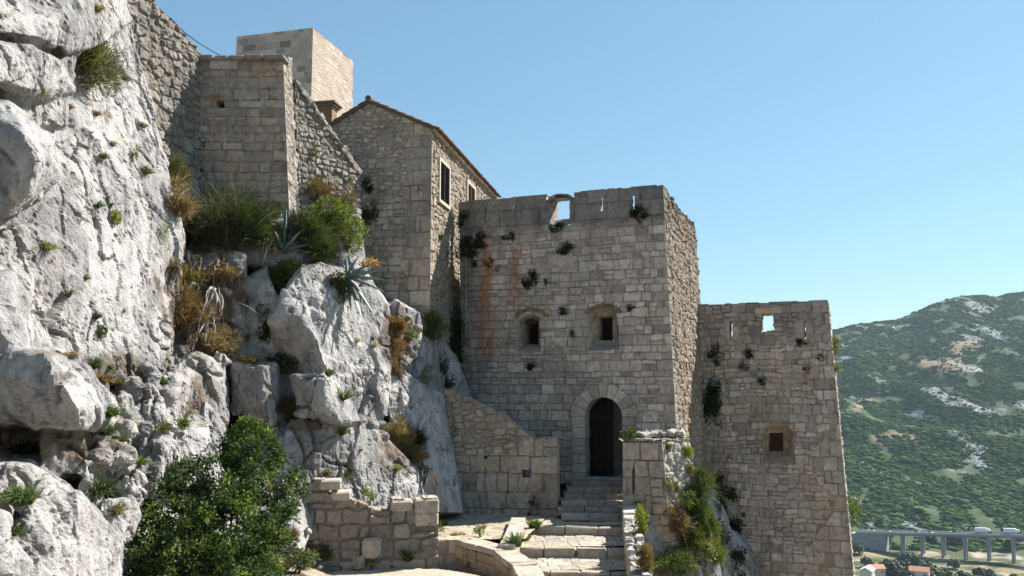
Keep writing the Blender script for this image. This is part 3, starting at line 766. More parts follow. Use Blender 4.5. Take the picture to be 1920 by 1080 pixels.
for (u0, u1, v0, v1), cc, kind in ((wa, A(.035, .033, .03), 'wood'), (wb, A(.20, .07, .035), 'wood')):
    mb = MB(); t = .13; sc = A(.55, .50, .43)
    blk(mb, fHS, u0 - t, u0, v0 - t, v1 + t, -.2, .05, sc, .01); blk(mb, fHS, u1, u1 + t, v0 - t, v1 + t, -.2, .05, sc, .01)
    blk(mb, fHS, u0, u1, v1, v1 + t, -.2, .048, sc, .01); blk(mb, fHS, u0, u1, v0 - t, v0, -.2, .06, sc, .01)
    wf = mb.build('window_frame', M_FINE, HO)
    mb = MB(); n = max(6, int((v1 - v0) / .075))
    blk(mb, fHS, u0, u0 + .05, v0, v1, -.03, .03, cc, .004); blk(mb, fHS, u1 - .05, u1, v0, v1, -.03, .03, cc, .004)
    blk(mb, fHS, (u0 + u1) / 2 - .03, (u0 + u1) / 2 + .03, v0, v1, -.028, .028, cc, .004)
    for k in range(n):
        v = v0 + (v1 - v0) * (k + .5) / n
        mb.box(fHS.P((u0 + u1) / 2, v, 0.), fHS.eu * ((u1 - u0) / 2 - .04), fHS.ev * .022 + fHS.N * .022, fHS.N * .005 - fHS.ev * .005, cc)
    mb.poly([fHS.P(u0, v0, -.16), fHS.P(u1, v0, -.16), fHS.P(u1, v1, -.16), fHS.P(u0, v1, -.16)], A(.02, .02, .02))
    mb.build('shutter', M_WOOD, wf)
# roof: two slopes of barrel tiles
def tiles(name, ridge0, ridge1, drop, seed, parent):
    """ridge0->ridge1 along the house; drop = vector from ridge to eave"""
    g = np.random.default_rng(seed); L = np.linalg.norm(ridge1 - ridge0); al = nrm(ridge1 - ridge0); sl = np.linalg.norm(drop); dn = nrm(drop); up = nrm(np.cross(al, dn)); up = up if up[2] > 0 else -up
    nc = int(L / .2); nrw = int(math.ceil(sl / .34)); mb = MB()
    mb.box(ridge0 + al * L / 2 + drop / 2 - up * .06, al * L / 2, dn * sl / 2, up * .02, A(.2, .15, .11))
    for c in range(nc):
        for r_ in range(nrw):
            ctr = ridge0 + al * (.1 + c * .2 + g.normal(0, .008)) + dn * (r_ * .34 + g.normal(0, .012)); tl = .42
            colr = mixc(A(.30, .15, .09), A(.22, .16, .12), np.array(g.random())) * g.uniform(.7, 1.2)
            V = []; m = 7
            for e_, rad, lift in ((0, .075, .03), (tl, .09, .055)):
                for k in range(m):
                    th = math.pi * k / (m - 1); V.append(ctr + dn * e_ + al * rad * math.cos(th) + up * (rad * math.sin(th) + lift - .06))
                for k in range(m):
                    th = math.pi * k / (m - 1); V.append(ctr + dn * e_ + al * (rad - .018) * math.cos(th) + up * ((rad - .018) * math.sin(th) + lift - .06))
            F = [(k, k + 1, 2 * m + k + 1, 2 * m + k) for k in range(m - 1)] + [(m + k + 1, m + k, 3 * m + k, 3 * m + k + 1) for k in range(m - 1)] + [(2 * m + k, 2 * m + k + 1, 3 * m + k + 1, 3 * m + k) for k in range(m - 1)] + [(k + 1, k, m + k, m + k + 1) for k in range(m - 1)]
            mb.add(V, F, colr)
    return mb
aP = fH.P(ua, va, .12); eP = fH.P(ue + .10, ve - .03, .12); lP = fH.P(ut - .9, va + (vt - va) * (ut - .9 - ua) / (ut - ua), .12)
mb = tiles('r', aP + Z * .03, aP + Z * .03 + hw * (HL + .2), eP - aP, 61, HO)
mb2 = tiles('l', aP + Z * .03, aP + Z * .03 + hw * (HL + .2), lP - aP, 62, HO)
roof = mb.build('roof_slope', M_TILE, HO); mb2.build('roof_slope', M_TILE, HO)
mb = MB(); g = np.random.default_rng(3)
for k in range(int(HL / .38)):
    p = aP + Z * .08 + hw * (.0 + k * .38); mb.tube([p, p + hw * .42], [.11, .095], 8, A(.30, .16, .10) * g.uniform(.7, 1.1))
mb.build('ridge_tiles', M_TILE, HO)
# eave corbel course under the side roof
mb = MB()
for k in range(26):
    blk(mb, fHS, k * .42 + .02, k * .42 + .40, float((hTR - hBR) @ fHS.ev) - .14, float((hTR - hBR) @ fHS.ev) - .02, -.1, .09, A(.45, .40, .33) * g.uniform(.75, 1.1))
mb.build('eave_course', M_STONE, HO)
# chimney
mb = MB(); g = np.random.default_rng(5); cb = at(613, 262, 30.7); ctop = at(613, 207, 30.7)[2]; z = cb[2] - .6; k = 0
while z < ctop - .02:
    for (cx, cy, ax, ay) in ((0, 0, .27, .24),):
        n = 4
        for j in range(n):
            off = (j + .5) / n * 2 - 1
            mb.box(cb * A(1, 1, 0) + Z * (z + .035) + hu * off * .27, hu * (.27 / n - .004), hw * .24, Z * .032, A(.40, .24, .14) * g.uniform(.7, 1.2), bev=.006)
        mb.box(cb * A(1, 1, 0) + Z * (z + .035), hu * .262, hw * .232, Z * .036, A(.3, .24, .18))
    z += .072; k += 1
chim = mb.build('chimney', M_TILE, HO)
mb = MB()
for i, (rr, hh) in enumerate(((.30, .05), (.36, .05), (.42, .06))):
    mb.box(cb * A(1, 1, 0) + Z * (ctop + .03 + i * .085), hu * rr, hw * (rr - .03), Z * .042, A(.34, .24, .16) * (1 - .12 * i), bev=.008)
mb.build('chimney_cap', M_TILE, chim)

# ================================================================== KEEP (far tower)
KA = R(14.8); ku = A(math.cos(KA), -math.sin(KA), 0); kw = A(math.sin(KA), math.cos(KA), 0)
kT = at(587, 52, 60.); kB = A(kT[0], kT[1], at(582, 330, 60.)[2]) + ku * .02
KE = empty('square_keep', kB, 'smooth pale square tower standing behind the walls against the sky', 'tower')
kTL = kT - ku * 6.15; kBL = kB - ku * 6.3
ksm = (.47, .40, .335)
slab('front_wall', kBL, kB, kT, kTL, .8, coursed(.42, .56, .45, 1.0, 71, W=6.5, warp=.006, wave=.01, split=0), stonecol((.78, .60, .50), (.73, .54, .42), (.30, .255, .23), vd=.7, vw=.3, mort=A(.78, .60, .50), seed=8, patch=.15), None, 'lrb', .07, .006, .05, .01, .008, fade='r', parent=KE, seed=8, mat=M_FINE)  # same stone as its side_wall, base painted paler to lift this shaded face
slab('side_wall', kB, kB + kw * 6.9, kT + kw * 6.7, kT, .8, coursed(.22, .46, .4, 1.1, 72, W=7, warp=.02, wave=.02), stonecol((.47, .40, .355), (.46, .37, .31), (.36, .31, .28), vd=.25, mort=A(.44, .36, .305), seed=9, patch=.1), None, 'lrb', .06, .02, .06, .02, .012, fade='l', parent=KE, seed=9, mat=M_FINE)
mb = MB(); mb.poly([kTL - Z * .05 + kw * .3, kT - Z * .05 + kw * .3, kT + kw * 6.6 - Z * .05, kTL + kw * 6.6 - Z * .05], (.5, .44, .38)); 
mb.poly([kBL, kTL, kTL + kw * 6.7, kBL + kw * 6.8], (.5, .44, .38)); mb.poly([kBL + kw * 6.8, kTL + kw * 6.7, kT + kw * 6.7, kB + kw * 6.9], (.5, .44, .38)); mb.build('back_walls', M_FINE, KE)

# ================================================================== BASTION (buttress) and its walls
bTL = at(376, 103, 25.0); bTR = at(531, 106, 25.1); bBR = at(545, 470, 24.75); bBL = at(362, 470, 24.9)
BA = empty('stone_bastion', (bBL + bBR) / 2, 'grey stone bastion with a slab coping, wedged between the left wall and the sloping wall', 'bastion')
fB = Frame(bBL, bBR, bTL); bW = float((bBR - bBL) @ fB.eu)
hb = fB.poly([(404, 200), (404, 187), (419, 187), (419, 200)]); bvt = min(float((bTL - bBL) @ fB.ev), float((bTR - bBL) @ fB.ev))
def extraB(c, U, V, e, r, prof):
    u0, v0 = fB.uv(400, 184); s = np.exp(-((U - u0) / .45) ** 2 - ((V - v0 - .05) / .06) ** 2); c = mixc(c, A(.22, .12, .07), .9 * s)
    c = mixc(c, A(.34, .27, .19), .5 * sstep(0, .5, fbm(U * .8, V * 1.1, 4.1, 4, 82)))
    return c
slab('front_wall', bBL, bBR, bTR, bTL, .6, coursed(.2, .38, .25, .8, 81, W=bW, split=.25, warp=.03, wave=.05), stonecol((.31, .29, .265), (.34, .28, .21), (.17, .16, .155), vw=.5, extra=extraB, seed=10), lambda U, V: ~inpoly(U, V, hb) & (V < bvt - .12), 'lrb', .03, .045, .03, .04, .03, fade='r', parent=BA, seed=10)
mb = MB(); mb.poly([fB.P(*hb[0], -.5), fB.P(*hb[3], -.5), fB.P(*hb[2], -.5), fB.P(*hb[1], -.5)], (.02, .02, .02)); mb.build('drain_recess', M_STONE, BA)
mb = MB(); g = np.random.default_rng(7); u = -.1
for wd in (.45, .42, .5, .55, .9):
    if u > fB.uv(525, 106)[0]: break
    blk(mb, fB, u + .01, min(u + wd - .01, fB.uv(533, 106)[0]), bvt - .17, bvt + g.uniform(-.03, .02), -.5, .06 + g.uniform(-.02, .03), A(.22, .21, .2) * g.uniform(.8, 1.1), .04); u += wd
mb.build('coping_stones', M_STONE, BA)
# narrow lit flank of the bastion
k1T = A(*(at(549, 152, 26.1))); k1B = at(568, 470, 26.0)
def vk(U): return 99
slab('flank_wall', bBR, k1B, at(549, 108, 26.1), bTR, .5, rubble(.3, 1.4, 83), stonecol((.43, .41, .385), (.42, .37, .3), (.27, .26, .25), seed=11), None, 'lrb', .031, .035, .03, .04, .05, fade='l', parent=BA, seed=11, mat=M_LIT)
# sloping curtain wall
cTL = at(553, 150, 26.0); cTR = at(676, 326, 28.0); cBL = at(566, 470, 25.9); cBR = at(680, 470, 27.85)
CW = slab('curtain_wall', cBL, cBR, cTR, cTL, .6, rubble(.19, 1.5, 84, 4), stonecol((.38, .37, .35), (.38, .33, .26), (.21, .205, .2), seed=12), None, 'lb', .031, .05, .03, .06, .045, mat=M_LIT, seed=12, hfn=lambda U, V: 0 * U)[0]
tag(CW, 'rough rubble wall whose top slopes down from the bastion to the house', 'wall')
mb = MB(); g = np.random.default_rng(12)
for k in range(17):
    f = (k + .5) / 17; p = cTL * (1 - f) + cTR * f; d = nrm(cTR - cTL); n_ = nrm(np.cross(cBR - cBL, cTL - cBL)); upv = np.cross(n_, d)
    mb.box(p - n_ * .22 + upv * g.uniform(-.02, .02), d * .10, n_ * (.26 + g.uniform(0, .04)), upv * (.05 + g.uniform(0, .05)), A(.27, .26, .245) * g.uniform(.75, 1.2), .018, g, .02)
mb.build('coping_stones', M_STONE, CW)
# left wall, running towards the camera above the cliff
lw_X = bTL[0]
lTR = bTL + A(.1, .2, .0); D1 = 20.6
pz = at(290, 0, 23.0)
slope = (pz - lTR) / (lTR[1] - pz[1])
lTL = lTR + slope * (lTR[1] - D1)
lBR = A(lTR[0] - .25, lTR[1], at(362, 470, 25)[2]) ; lBL = A(lTL[0] - .25, lTL[1], lBR[2])
lBR[0] += .5; lBL[0] += .5
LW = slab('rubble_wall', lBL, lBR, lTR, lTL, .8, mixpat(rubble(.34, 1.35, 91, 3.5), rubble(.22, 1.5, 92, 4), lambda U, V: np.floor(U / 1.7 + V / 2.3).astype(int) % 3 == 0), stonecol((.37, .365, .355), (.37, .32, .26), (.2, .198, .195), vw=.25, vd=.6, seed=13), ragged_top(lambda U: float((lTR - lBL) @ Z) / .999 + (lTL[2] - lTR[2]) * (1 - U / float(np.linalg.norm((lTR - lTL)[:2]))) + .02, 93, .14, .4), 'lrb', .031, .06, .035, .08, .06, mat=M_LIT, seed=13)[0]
tag(LW, 'irregular rubble wall at the top left, built on the cliff edge', 'wall')
# ================================================================== FOREGROUND WALLS, STEPS, PATH
# barbican wall beside the steps
mBL = at(806, 985, 27.9); mBR = at(1046, 985, 27.2); mTL = at(806, 718, 27.9); mTR = at(1042, 718, 27.2)
fM = Frame(mBL, mBR, mTL); mW = float((mBR - mBL) @ fM.eu)
prof_px = [(806, 724), (850, 728), (868, 744), (905, 762), (935, 772), (955, 790), (985, 805), (1002, 820), (1042, 823), (1050, 823)]
pu = [fM.uv(*p) for p in prof_px]; pux = np.array([p[0] for p in pu]); puy = np.array([p[1] for p in pu])
rtM = ragged_top(lambda U: np.interp(U, pux, puy), 101, .14, .28)
mh = [fM.poly([(978, 896), (978, 880), (996, 880), (996, 896)]), fM.poly([(906, 861), (906, 854), (913, 854), (913, 861)]), fM.poly([(908, 920), (908, 876), (910, 876), (910, 920)]), fM.poly([(951, 925), (951, 877), (953.5, 877), (953.5, 925)])]
def maskM(U, V):
    k = rtM(U, V)
    for h in mh: k &= ~inpoly(U, V, h)
    return k
vM = fM.uv(900, 850)[1]
MW = slab('barbican_wall', mBL, mBR, mTR, mTL, .65, mixpat(coursed(.42, .6, .4, .9, 102, qr=True, W=mW, split=.1), rubble(.2, 1.7, 103), lambda U, V: (V < vM) | (U > mW - 1.2)), stonecol((.36, .325, .285), (.38, .3, .215), (.19, .175, .16), vw=.5, seed=14), maskM, 'lb', .03, .06, .03, .05, .035, parent=None, back=True, seed=14)[0]
tag(MW, 'broken stone wall stepping down from the cliff to the left of the doorway steps', 'wall')

# gate pier to the right of the steps
nBL = at(1166, 1120, 26.6); nBR = at(1268, 1120, 25.9); nTL = at(1168, 822, 26.7); nTR = at(1241, 824, 26.3)
PR = empty('stone_pier', (nBL + nBR) / 2, 'battered stone pier with an arrow slit, right of the doorway steps', 'pier')
fN = Frame(nBL, nBR, nTL); nW = float((nBR - nBL) @ fN.eu)
nslit = fN.poly([(1184, 928), (1184, 886), (1186, 877), (1189, 878), (1189, 928)])
rtN = ragged_top(lambda U: np.full_like(U, float((nTL - nBL) @ fN.ev)), 111, .1, .5)
slab('front_wall', nBL, nBR, nTR, nTL, .7, coursed(.3, .55, .35, .8, 112, qr=True, W=nW, split=.2, warp=.03), stonecol((.36, .325, .285), (.38, .3, .21), (.18, .17, .155), seed=15), lambda U, V: rtN(U, V) & ~inpoly(U, V, nslit), 'rb', .03, .06, .03, .05, .03, fade='r', parent=PR, seed=15)
n2T = at(1295, 822, 27.3); n2B = at(1330, 1120, 27.0)
slab('flank_wall', nBR, n2B, n2T, nTR, .5, rubble(.27, 1.35, 113), stonecol((.36, .35, .325), (.36, .30, .22), (.19, .185, .175), seed=16, patch=.6), ragged_top(lambda U: np.full_like(U, 99.), 114), 'lrb', .03, .045, .03, .07, .055, fade='l', parent=PR, seed=16)
mb = MB(); g = np.random.default_rng(41)
for k in range(30):   # tumbled stones lying over the top
    f = g.uniform(.14, .95); t = g.random(); p = (nTL * (1 - f) + n2T * f) + A(0, .12 + .6 * t, .02 + g.uniform(0, .13))
    a = g.uniform(0, 6.28); sx, sy, sz = g.uniform(.08, .22), g.uniform(.07, .16), g.uniform(.04, .10); tl = g.normal(0, .2)
    mb.box(p, A(math.cos(a), math.sin(a), tl) * sx, A(-math.sin(a), math.cos(a), tl) * sy, nrm(A(-tl, tl, 1)) * sz, A(.42, .40, .36) * g.uniform(.7, 1.15), .02, g, .03)
mb.poly([nTL + Z * -.10, nTR + Z * -.06, n2T + Z * -.06, n2T + A(-.6, 1.2, -.06), nTL + A(0, 1.4, -.06)], A(.3, .28, .25))
mb.build('rubble_top', M_STONE, PR)

# steps. treads follow the path direction (slightly to the right going away)
pd = nrm(A(.105, 1, 0)); pr_ = A(pd[1], -pd[0], 0)
ST = []
steps = [(-3.67, (1050, 1166), 965, 957), (-3.85, (992, 1163), 988, 975), (-4.06, (970, 1162), 1027, 1001), (-4.28, (960, 1164), 1072, 1042), (-4.46, (900, 1170), 1130, 1090)]
STEP = empty('stone_steps', at(1080, 1000, 24), 'broad worn stone steps with paved treads climbing to the doorway', 'steps')
for i, (z, (xl, xr), yf, yb) in enumerate(steps):
    Df = FPX * 0 + 1.0
    def gp(px, z, D): q = at(px, 600, D); return A(q[0], D, z)
    df = ray(960, yf); Dn = z / df[2] * df[1]
    db = ray(960, yb); Db = z / db[2] * db[1] + .45
    XL = lambda D: at(xl, yf, D)[0] * 1.0; 
    a = gp(xl, z, Dn); b = gp(xr, z, Dn) + A(.25, 0, 0); c = b + pd * (Db - Dn) + A(.1, 0, 0); d = a + pd * (Db - Dn) - A(.2, 0, 0)
    W_ = np.linalg.norm(b - a); g = np.random.default_rng(200 + i)
    slab('tread', a + pd * .26, b + pd * .26, c, d, 0, coursed(.3, .5, .3, .62, 210 + i, W=W_, warp=.03, wave=.05), stonecol((.50, .46, .40), (.47, .40, .30), (.34, .31, .27), vd=.3, mort=A(.30, .25, .18), seed=20 + i, patch=.2), None, 'lrtb', .03, .022, .03, .012, .012, parent=STEP, mat=M_PAVE, seed=20 + i)
    mb = MB(); u = 0.
    while u < W_ - .05:
        w_ = min(g.uniform(.5, 1.0), W_ - u); cc = A(.47, .42, .35) * g.uniform(.8, 1.12)
        hh = .145 if i else .10
        mb.box(a + pr_ * (u + w_ / 2) + pd * .14 - Z * (hh - .012 + g.uniform(-.012, .01)), pr_ * (w_ / 2 - .008), pd * .15, Z * hh, cc, .008, g, .025); u += w_
    mb.build('riser', M_PAVE, STEP)
# dark narrow steps up to the door
mb = MB(); g = np.random.default_rng(77); zs = -3.67
nst = 5
for k in range(nst):
    z1 = zs + (zsill - zs) * (k + 1) / nst; D0 = 26.75 + k * .46
    xl = at(1046 + k * 6, 900, D0)[0]; xr = at(1172, 900, D0)[0] + .05; W_ = xr - xl; u = 0.
    while u < W_ - .05:
        w_ = min(g.uniform(.45, .9), W_ - u); mb.box(A(xl + u + w_ / 2, D0 + .5, z1 - .12 + g.uniform(-.01, .01)), A(w_ / 2 - .006, .0, 0), A(0, .5, 0), A(0, 0, .12), A(.36, .32, .27) * g.uniform(.8, 1.15), .008, g, .02); u += w_
mb.build('upper_step', M_PAVE, STEP)
# parapet along the right side of the steps
PA = empty('parapet', at(1180, 950, 26), 'low rubble-topped parapet along the right edge of the steps', 'wall')
p0 = A(*(at(1164, 938, 26.6)[:2]), -3.40); p1 = A(at(1178, 1080, 17.0)[0], 16.4, -3.86)
L_ = np.linalg.norm(p1 - p0); along = nrm((p1 - p0) * A(1, 1, 0)); side = A(-along[1], along[0], 0); side = side if side[0] > 0 else -side
wdt = .46
i0 = p1.copy(); i1 = p0.copy()
slab('inner_face', A(i1[0], i1[1], -4.8), A(i0[0], i0[1], -5.2), i0, i1, .1, rubble(.28, 1.6, 121), stonecol((.42, .36, .29), (.42, .33, .23), seed=25), None, 'lrb', .03, .04, .05, .04, .02, fade='', parent=PA, seed=25) if False else None
mb = MB(); g = np.random.default_rng(122); s = 0.
top_pts = []
while s < L_ - .05:
    step_ = g.uniform(.22, .42) if s > 2.2 else g.uniform(.6, .9); step_ = min(step_, L_ - s)
    c0 = p0 + (p1 - p0) * ((s + step_ / 2) / L_); nacr = 1 if s < 2.2 else 2
    for j in range(nacr):
        wj = wdt / nacr; off = (j + .5) * wj
        lift = g.uniform(-.05, .07) if nacr == 2 else g.uniform(-.01, .01)
        rot = g.normal(0, .04) if nacr == 2 else 0
        ca = along * math.cos(rot) + side * math.sin(rot); cs = side * math.cos(rot) - along * math.sin(rot)
        mb.box(c0 + side * off + Z * (lift - .09), ca * (step_ / 2 - .012), cs * (wj / 2 - .012), Z * (.11 + g.uniform(0, .03)), A(.44, .42, .39) * g.uniform(.75, 1.15), .022 if nacr == 2 else .006, g, .035)
    s += step_
mb.build('top_stones', M_STONE, PA)
mb = MB(); s = 0.
for row in range(4):
    s = 0.
    while s < L_ - .05:
        st_ = min(g.uniform(.3, .65), L_ - s); c0 = p0 + (p1 - p0) * ((s + st_ / 2) / L_)
        mb.box(c0 + side * (wdt / 2) - Z * (.30 + row * .26), along * (st_ / 2 - .006), side * (wdt / 2 - .02 + g.uniform(0, .02)), Z * .126, A(.42, .345, .265) * g.uniform(.8, 1.15), .008, g, .02); s += st_
mb.build('parapet_wall', M_STONE, PA)
mb = MB(); mb.prism([p0 + side * .03 - Z * .18, p1 + side * .03 - Z * .18, A(p1[0], p1[1], -9) + side * .03, A(p0[0], p0[1], -9) + side * .03], side * (wdt - .06), A(.3, .26, .21)); mb.build('core', M_STONE, PA)

# terrace on the left
zt_ = -3.86
def gz(px, py, z):
    d = ray(px, py); return d * (z / d[2])
tA = gz(812, 1003, zt_); tB = gz(984, 1003, zt_); tC = gz(1042, 958, -3.80); tD = gz(812, 958, -3.80)
TE = slab('terrace', tA - A(.5, .6, 0), tB - A(0, .6, 0), tC + A(0, .4, 0), tD + A(-.8, .4, 0), 0, rubble(.55, 1.3, 131), stonecol((.47, .42, .345), (.46, .38, .27), (.36, .31, .25), vd=.2, mort=A(.38, .30, .20), seed=26, patch=.2), None, 'lrtb', .035, .015, .05, .015, .02, mat=M_PAVE, seed=26)[0]
struct(TE)
# low retaining wall in front of the terrace, then the kerb sweeping down
KZ = -3.79
kTL_ = gz(768, 1016, KZ); kTR_ = gz(886, 1010, KZ)
kBL_ = A(kTL_[0], kTL_[1], -4.75); kBR_ = A(kTR_[0], kTR_[1], -4.75)
KW = slab('terrace_wall', kBL_, kBR_, kTR_, kTL_, .55, coursed(.36, .5, .5, .85, 141, W=2.0, split=0, warp=.03), stonecol((.40, .34, .27), (.42, .33, .22), (.22, .20, .18), vd=.6, mort=A(.40, .31, .21), seed=27), None, 'b', .03, .03, .05, .03, .02, seed=27, back=True)[0]
tag(KW, 'short low wall of two courses holding the front edge of the terrace', 'wall')
mb = MB(); g = np.random.default_rng(142)
def kerb(pts, w, col, name, label, drop=1.0, stl=.5):
    mb = MB()
    for a, b in zip(pts[:-1], pts[1:]):
        d = b - a; L = np.linalg.norm(d); dh = nrm(d * A(1, 1, 0)); sd = A(dh[1], -dh[0], 0); s = 0.
        while s < L - .03:
            st_ = min(g.uniform(.7, 1.2) * stl, L - s)
            if L - s - st_ < .12: st_ = L - s
            c0 = a + d * ((s + st_ / 2) / L)
            cc = A(*col) * g.uniform(.82, 1.12)
            mb.box(c0 - Z * (.07 + g.uniform(-.01, .012)), d / L * (st_ / 2 - .003), sd * w / 2, Z * .075, cc, .006, g, .02)
            zz = .15
            while zz < drop:
                hh = g.uniform(.16, .3)
                mb.box(c0 - Z * (zz + hh / 2), d / L * (st_ / 2 - .004), sd * (w / 2 - g.uniform(.0, .02)), Z * (hh / 2 - .004), A(.43, .33, .225) * g.uniform(.75, 1.1), .006, g, .018); zz += hh
            s += st_
    o = mb.build(name, M_STONE); tag(o, label, 'wall'); return o
kerb([kTR_ + A(-.28, .18, 0), gz(945, 1030, -3.9), gz(985, 1060, -4.05), gz(1010, 1105, -4.2)], .62, (.47, .42, .35), 'kerb_wall', 'low curving wall with an orange-stained face sweeping down beside the steps', .9)
kerb([gz(972, 970, -3.66), gz(962, 1000, -3.72), gz(950, 1022, -3.80)], .42, (.46, .43, .38), 'kerb_wall', 'short upright kerb between the terrace and the broad steps', .7)
# dry stone wall of big blocks under the cliff
jBL = at(560, 1075, 21.9); jBR = at(822, 1075, 22.5); jTL = at(560, 880, 21.9); jTR = at(822, 880, 22.5)
fJ = Frame(jBL, jBR, jTL); jp = [fJ.uv(*p) for p in [(555, 900), (608, 900), (612, 922), (655, 922), (658, 938), (700, 952), (728, 957), (732, 938), (775, 938), (777, 934), (826, 934)]]
jx = np.array([p[0] for p in jp]); jy = np.array([p[1] for p in jp])
rtJ = ragged_top(lambda U: np.interp(U, jx, jy), 151, .10, .38)
JW = empty('dry_stone_wall', (jBL + jBR) / 2, 'wall of big squared blocks at the foot of the cliff, its right end sunlit', 'wall')
jW = float((jBR - jBL) @ fJ.eu)
slab('wall_face', jBL, jBR, jTR, jTL, .6, coursed(.3, .5, .36, .72, 152, W=jW, split=.2, warp=.06, wave=.07), stonecol((.25, .235, .215), (.29, .235, .17), (.15, .14, .13), seed=28), rtJ, 'b', .03, .075, .045, .08, .035, parent=JW, back=True, seed=28)
mb = MB(); g = np.random.default_rng(153)
for x0, x1, y0, y1 in ((622, 658, 922, 938), (733, 774, 939, 958), (777, 823, 936, 962), (778, 822, 962, 985), (600, 640, 900, 918)):
    a, vt_ = fJ.uv(x0, y0); b, vb_ = fJ.uv(x1, y1); blk(mb, fJ, a, b, vb_, vt_, -.55, .08, A(.40, .365, .315) * g.uniform(.9, 1.1), .04)
mb.build('cap_block', M_STONE, JW)

# ================================================================== CLIFF (voxel union of hewn blocks)
def hull_block(bm, pts, t=2.5, raw=False):
    vs = []
    for p in pts:
        if not raw and 430 <= p[0] <= 722 and 490 <= p[1] <= 972: p = (p[0], p[1], p[2] + 1.6 * min(1.1, max(0, (25.5 - p[2]) / 5)))
        vs.append(bm.verts.new(at(*p)))
        q = at(p[0], p[1], p[2] + t); vs.append(bm.verts.new(q))
    r = bmesh.ops.convex_hull(bm, input=vs)
    junk = [v for v in r['geom_interior'] if isinstance(v, bmesh.types.BMVert)] + [v for v in r['geom_unused'] if isinstance(v, bmesh.types.BMVert)]
    bmesh.ops.delete(bm, geom=list(set(junk)), context='VERTS')
def stone_hull(bm, c, rx, ry, rz, g, n=14):
    vs = []
    for _ in range(n):
        d = nrm(g.normal(size=3)); vs.append(bm.verts.new(np.asarray(c) + d * A(rx, ry, rz) * g.uniform(.85, 1.1)))
    r = bmesh.ops.convex_hull(bm, input=vs)
    junk = [v for v in r['geom_interior'] if isinstance(v, bmesh.types.BMVert)]
    bmesh.ops.delete(bm, geom=junk, context='VERTS')
def rockify(name, bm, voxel, seed, amp=1.0, smooth_it=1, col=None):
    me = bpy.data.meshes.new('tmp'); bm.to_mesh(me); bm.free()
    o = bpy.data.objects.new('tmp', me); scene.collection.objects.link(o)
    md = o.modifiers.new('r', 'REMESH'); md.mode = 'VOXEL'; md.voxel_size = voxel; md.adaptivity = 0
    dg = bpy.context.evaluated_depsgraph_get(); ev = o.evaluated_get(dg); m2 = ev.to_mesh()
    nv = len(m2.vertices); V = np.zeros(nv * 3, np.float32); m2.vertices.foreach_get('co', V); V = V.reshape(-1, 3).astype(float)
    nf = len(m2.polygons); lt = np.zeros(nf, np.int32); m2.polygons.foreach_get('loop_total', lt); ls = np.zeros(len(m2.loops), np.int32); m2.loops.foreach_get('vertex_index', ls)
    Fq = ls.reshape(-1, 4) if (lt == 4).all() else None
    ev.to_mesh_clear(); bpy.data.objects.remove(o); bpy.data.meshes.remove(me)
    # Laplacian smoothing, then layered displacement along the normals
    E = np.concatenate([Fq[:, [0, 1]], Fq[:, [1, 2]], Fq[:, [2, 3]], Fq[:, [3, 0]]])
    cnt = np.bincount(E[:, 0], minlength=nv) + np.bincount(E[:, 1], minlength=nv)
    def lap(X):
        out = np.zeros_like(X)
        for k in range(X.shape[1]): out[:, k] = np.bincount(E[:, 0], X[E[:, 1], k], nv) + np.bincount(E[:, 1], X[E[:, 0], k], nv)
        return out / np.maximum(cnt, 1)[:, None]
    for _ in range(smooth_it): V = V * .4 + lap(V) * .6
    def normals(V):
        n = np.cross(V[Fq[:, 2]] - V[Fq[:, 0]], V[Fq[:, 3]] - V[Fq[:, 1]]); out = np.zeros_like(V)
        for c in range(4):
            for k in range(3): out[:, k] += np.bincount(Fq[:, c], n[:, k], nv)
        return out / (np.linalg.norm(out, axis=1)[:, None] + 1e-9)
    Nn = normals(V)
    # warp whole position at large scale so that planes are not flat
    x, y, z = V.T
    d = .07 * fbm(x * .7, y * .7, z * .7, 2, seed)
    V = V + Nn * (d * amp)[:, None]
    x, y, z = V.T
    Q = np.stack([x + .25 * noise3(x * 1.3, y * 1.3, z * 1.3, seed + 2), y + .25 * noise3(x * 1.3 + 9, y * 1.3, z * 1.3, seed + 3), z * .5 + .25 * noise3(x * 1.3, y * 1.3 + 9, z * 1.3, seed + 4)], -1)
    f1, f2, rid, tl1 = worley3(Q, .8, seed, True)
    crack = 1 - sstep(.0, .055, f2 - f1)
    g1, g2, rid2, tl2 = worley3(Q * A(1, 1, 1.25), 2.4, seed + 5, True)
    chip = 1 - sstep(.0, .12, g2 - g1)
    patchm = sstep(-.05, .3, fbm(x * .42, y * .42, z * .42, 2, seed + 31))
    run = noise3((x + .8 * y) * 3.6 + .7 * z, z * .5, (x - y) * 1.2, seed + 6)      # solution runnels
    # joint sets: thin stepped slabs along three cleavage directions, only in patches
    st = 0
    for k_, (dirv, fq, am) in enumerate((((.75, -.25, .62), 1.3, .10), ((-.35, .5, .8), 1.9, .07), ((.3, .9, .25), 2.4, .05))):
        s_ = (x * dirv[0] + y * dirv[1] + z * dirv[2]) * fq + .55 * fbm(x * .9, y * .9, z * .9, 3, seed + 40 + k_)
        fr_ = s_ - np.floor(s_); saw = np.where(fr_ < .88, fr_ / .88, (1 - fr_) / .12)
        st = st + am * (saw - .5) * sstep(-.15, .3, fbm(x * .45, y * .45, z * .45, 2, seed + 50 + k_))
    rgh = .28 + .72 * sstep(-.1, .3, fbm(x * .38, y * .38, z * .38, 2, seed + 33))
    d = .12 * tl1 * rgh + (.015 + .05 * patchm) * tl2 * rgh + .06 * (rid - .5) - .14 * crack * patchm + .025 * (rid2 - .5) * patchm - .03 * chip * patchm - .03 * np.abs(run) + .62 * st + .022 * rgh * ridged(x * 1.9, y * 1.9, z * 1.4, 4, seed + 8, .58) + .018 * fbm(x * 7, y * 7, z * 5, 4, seed + 9, .62)
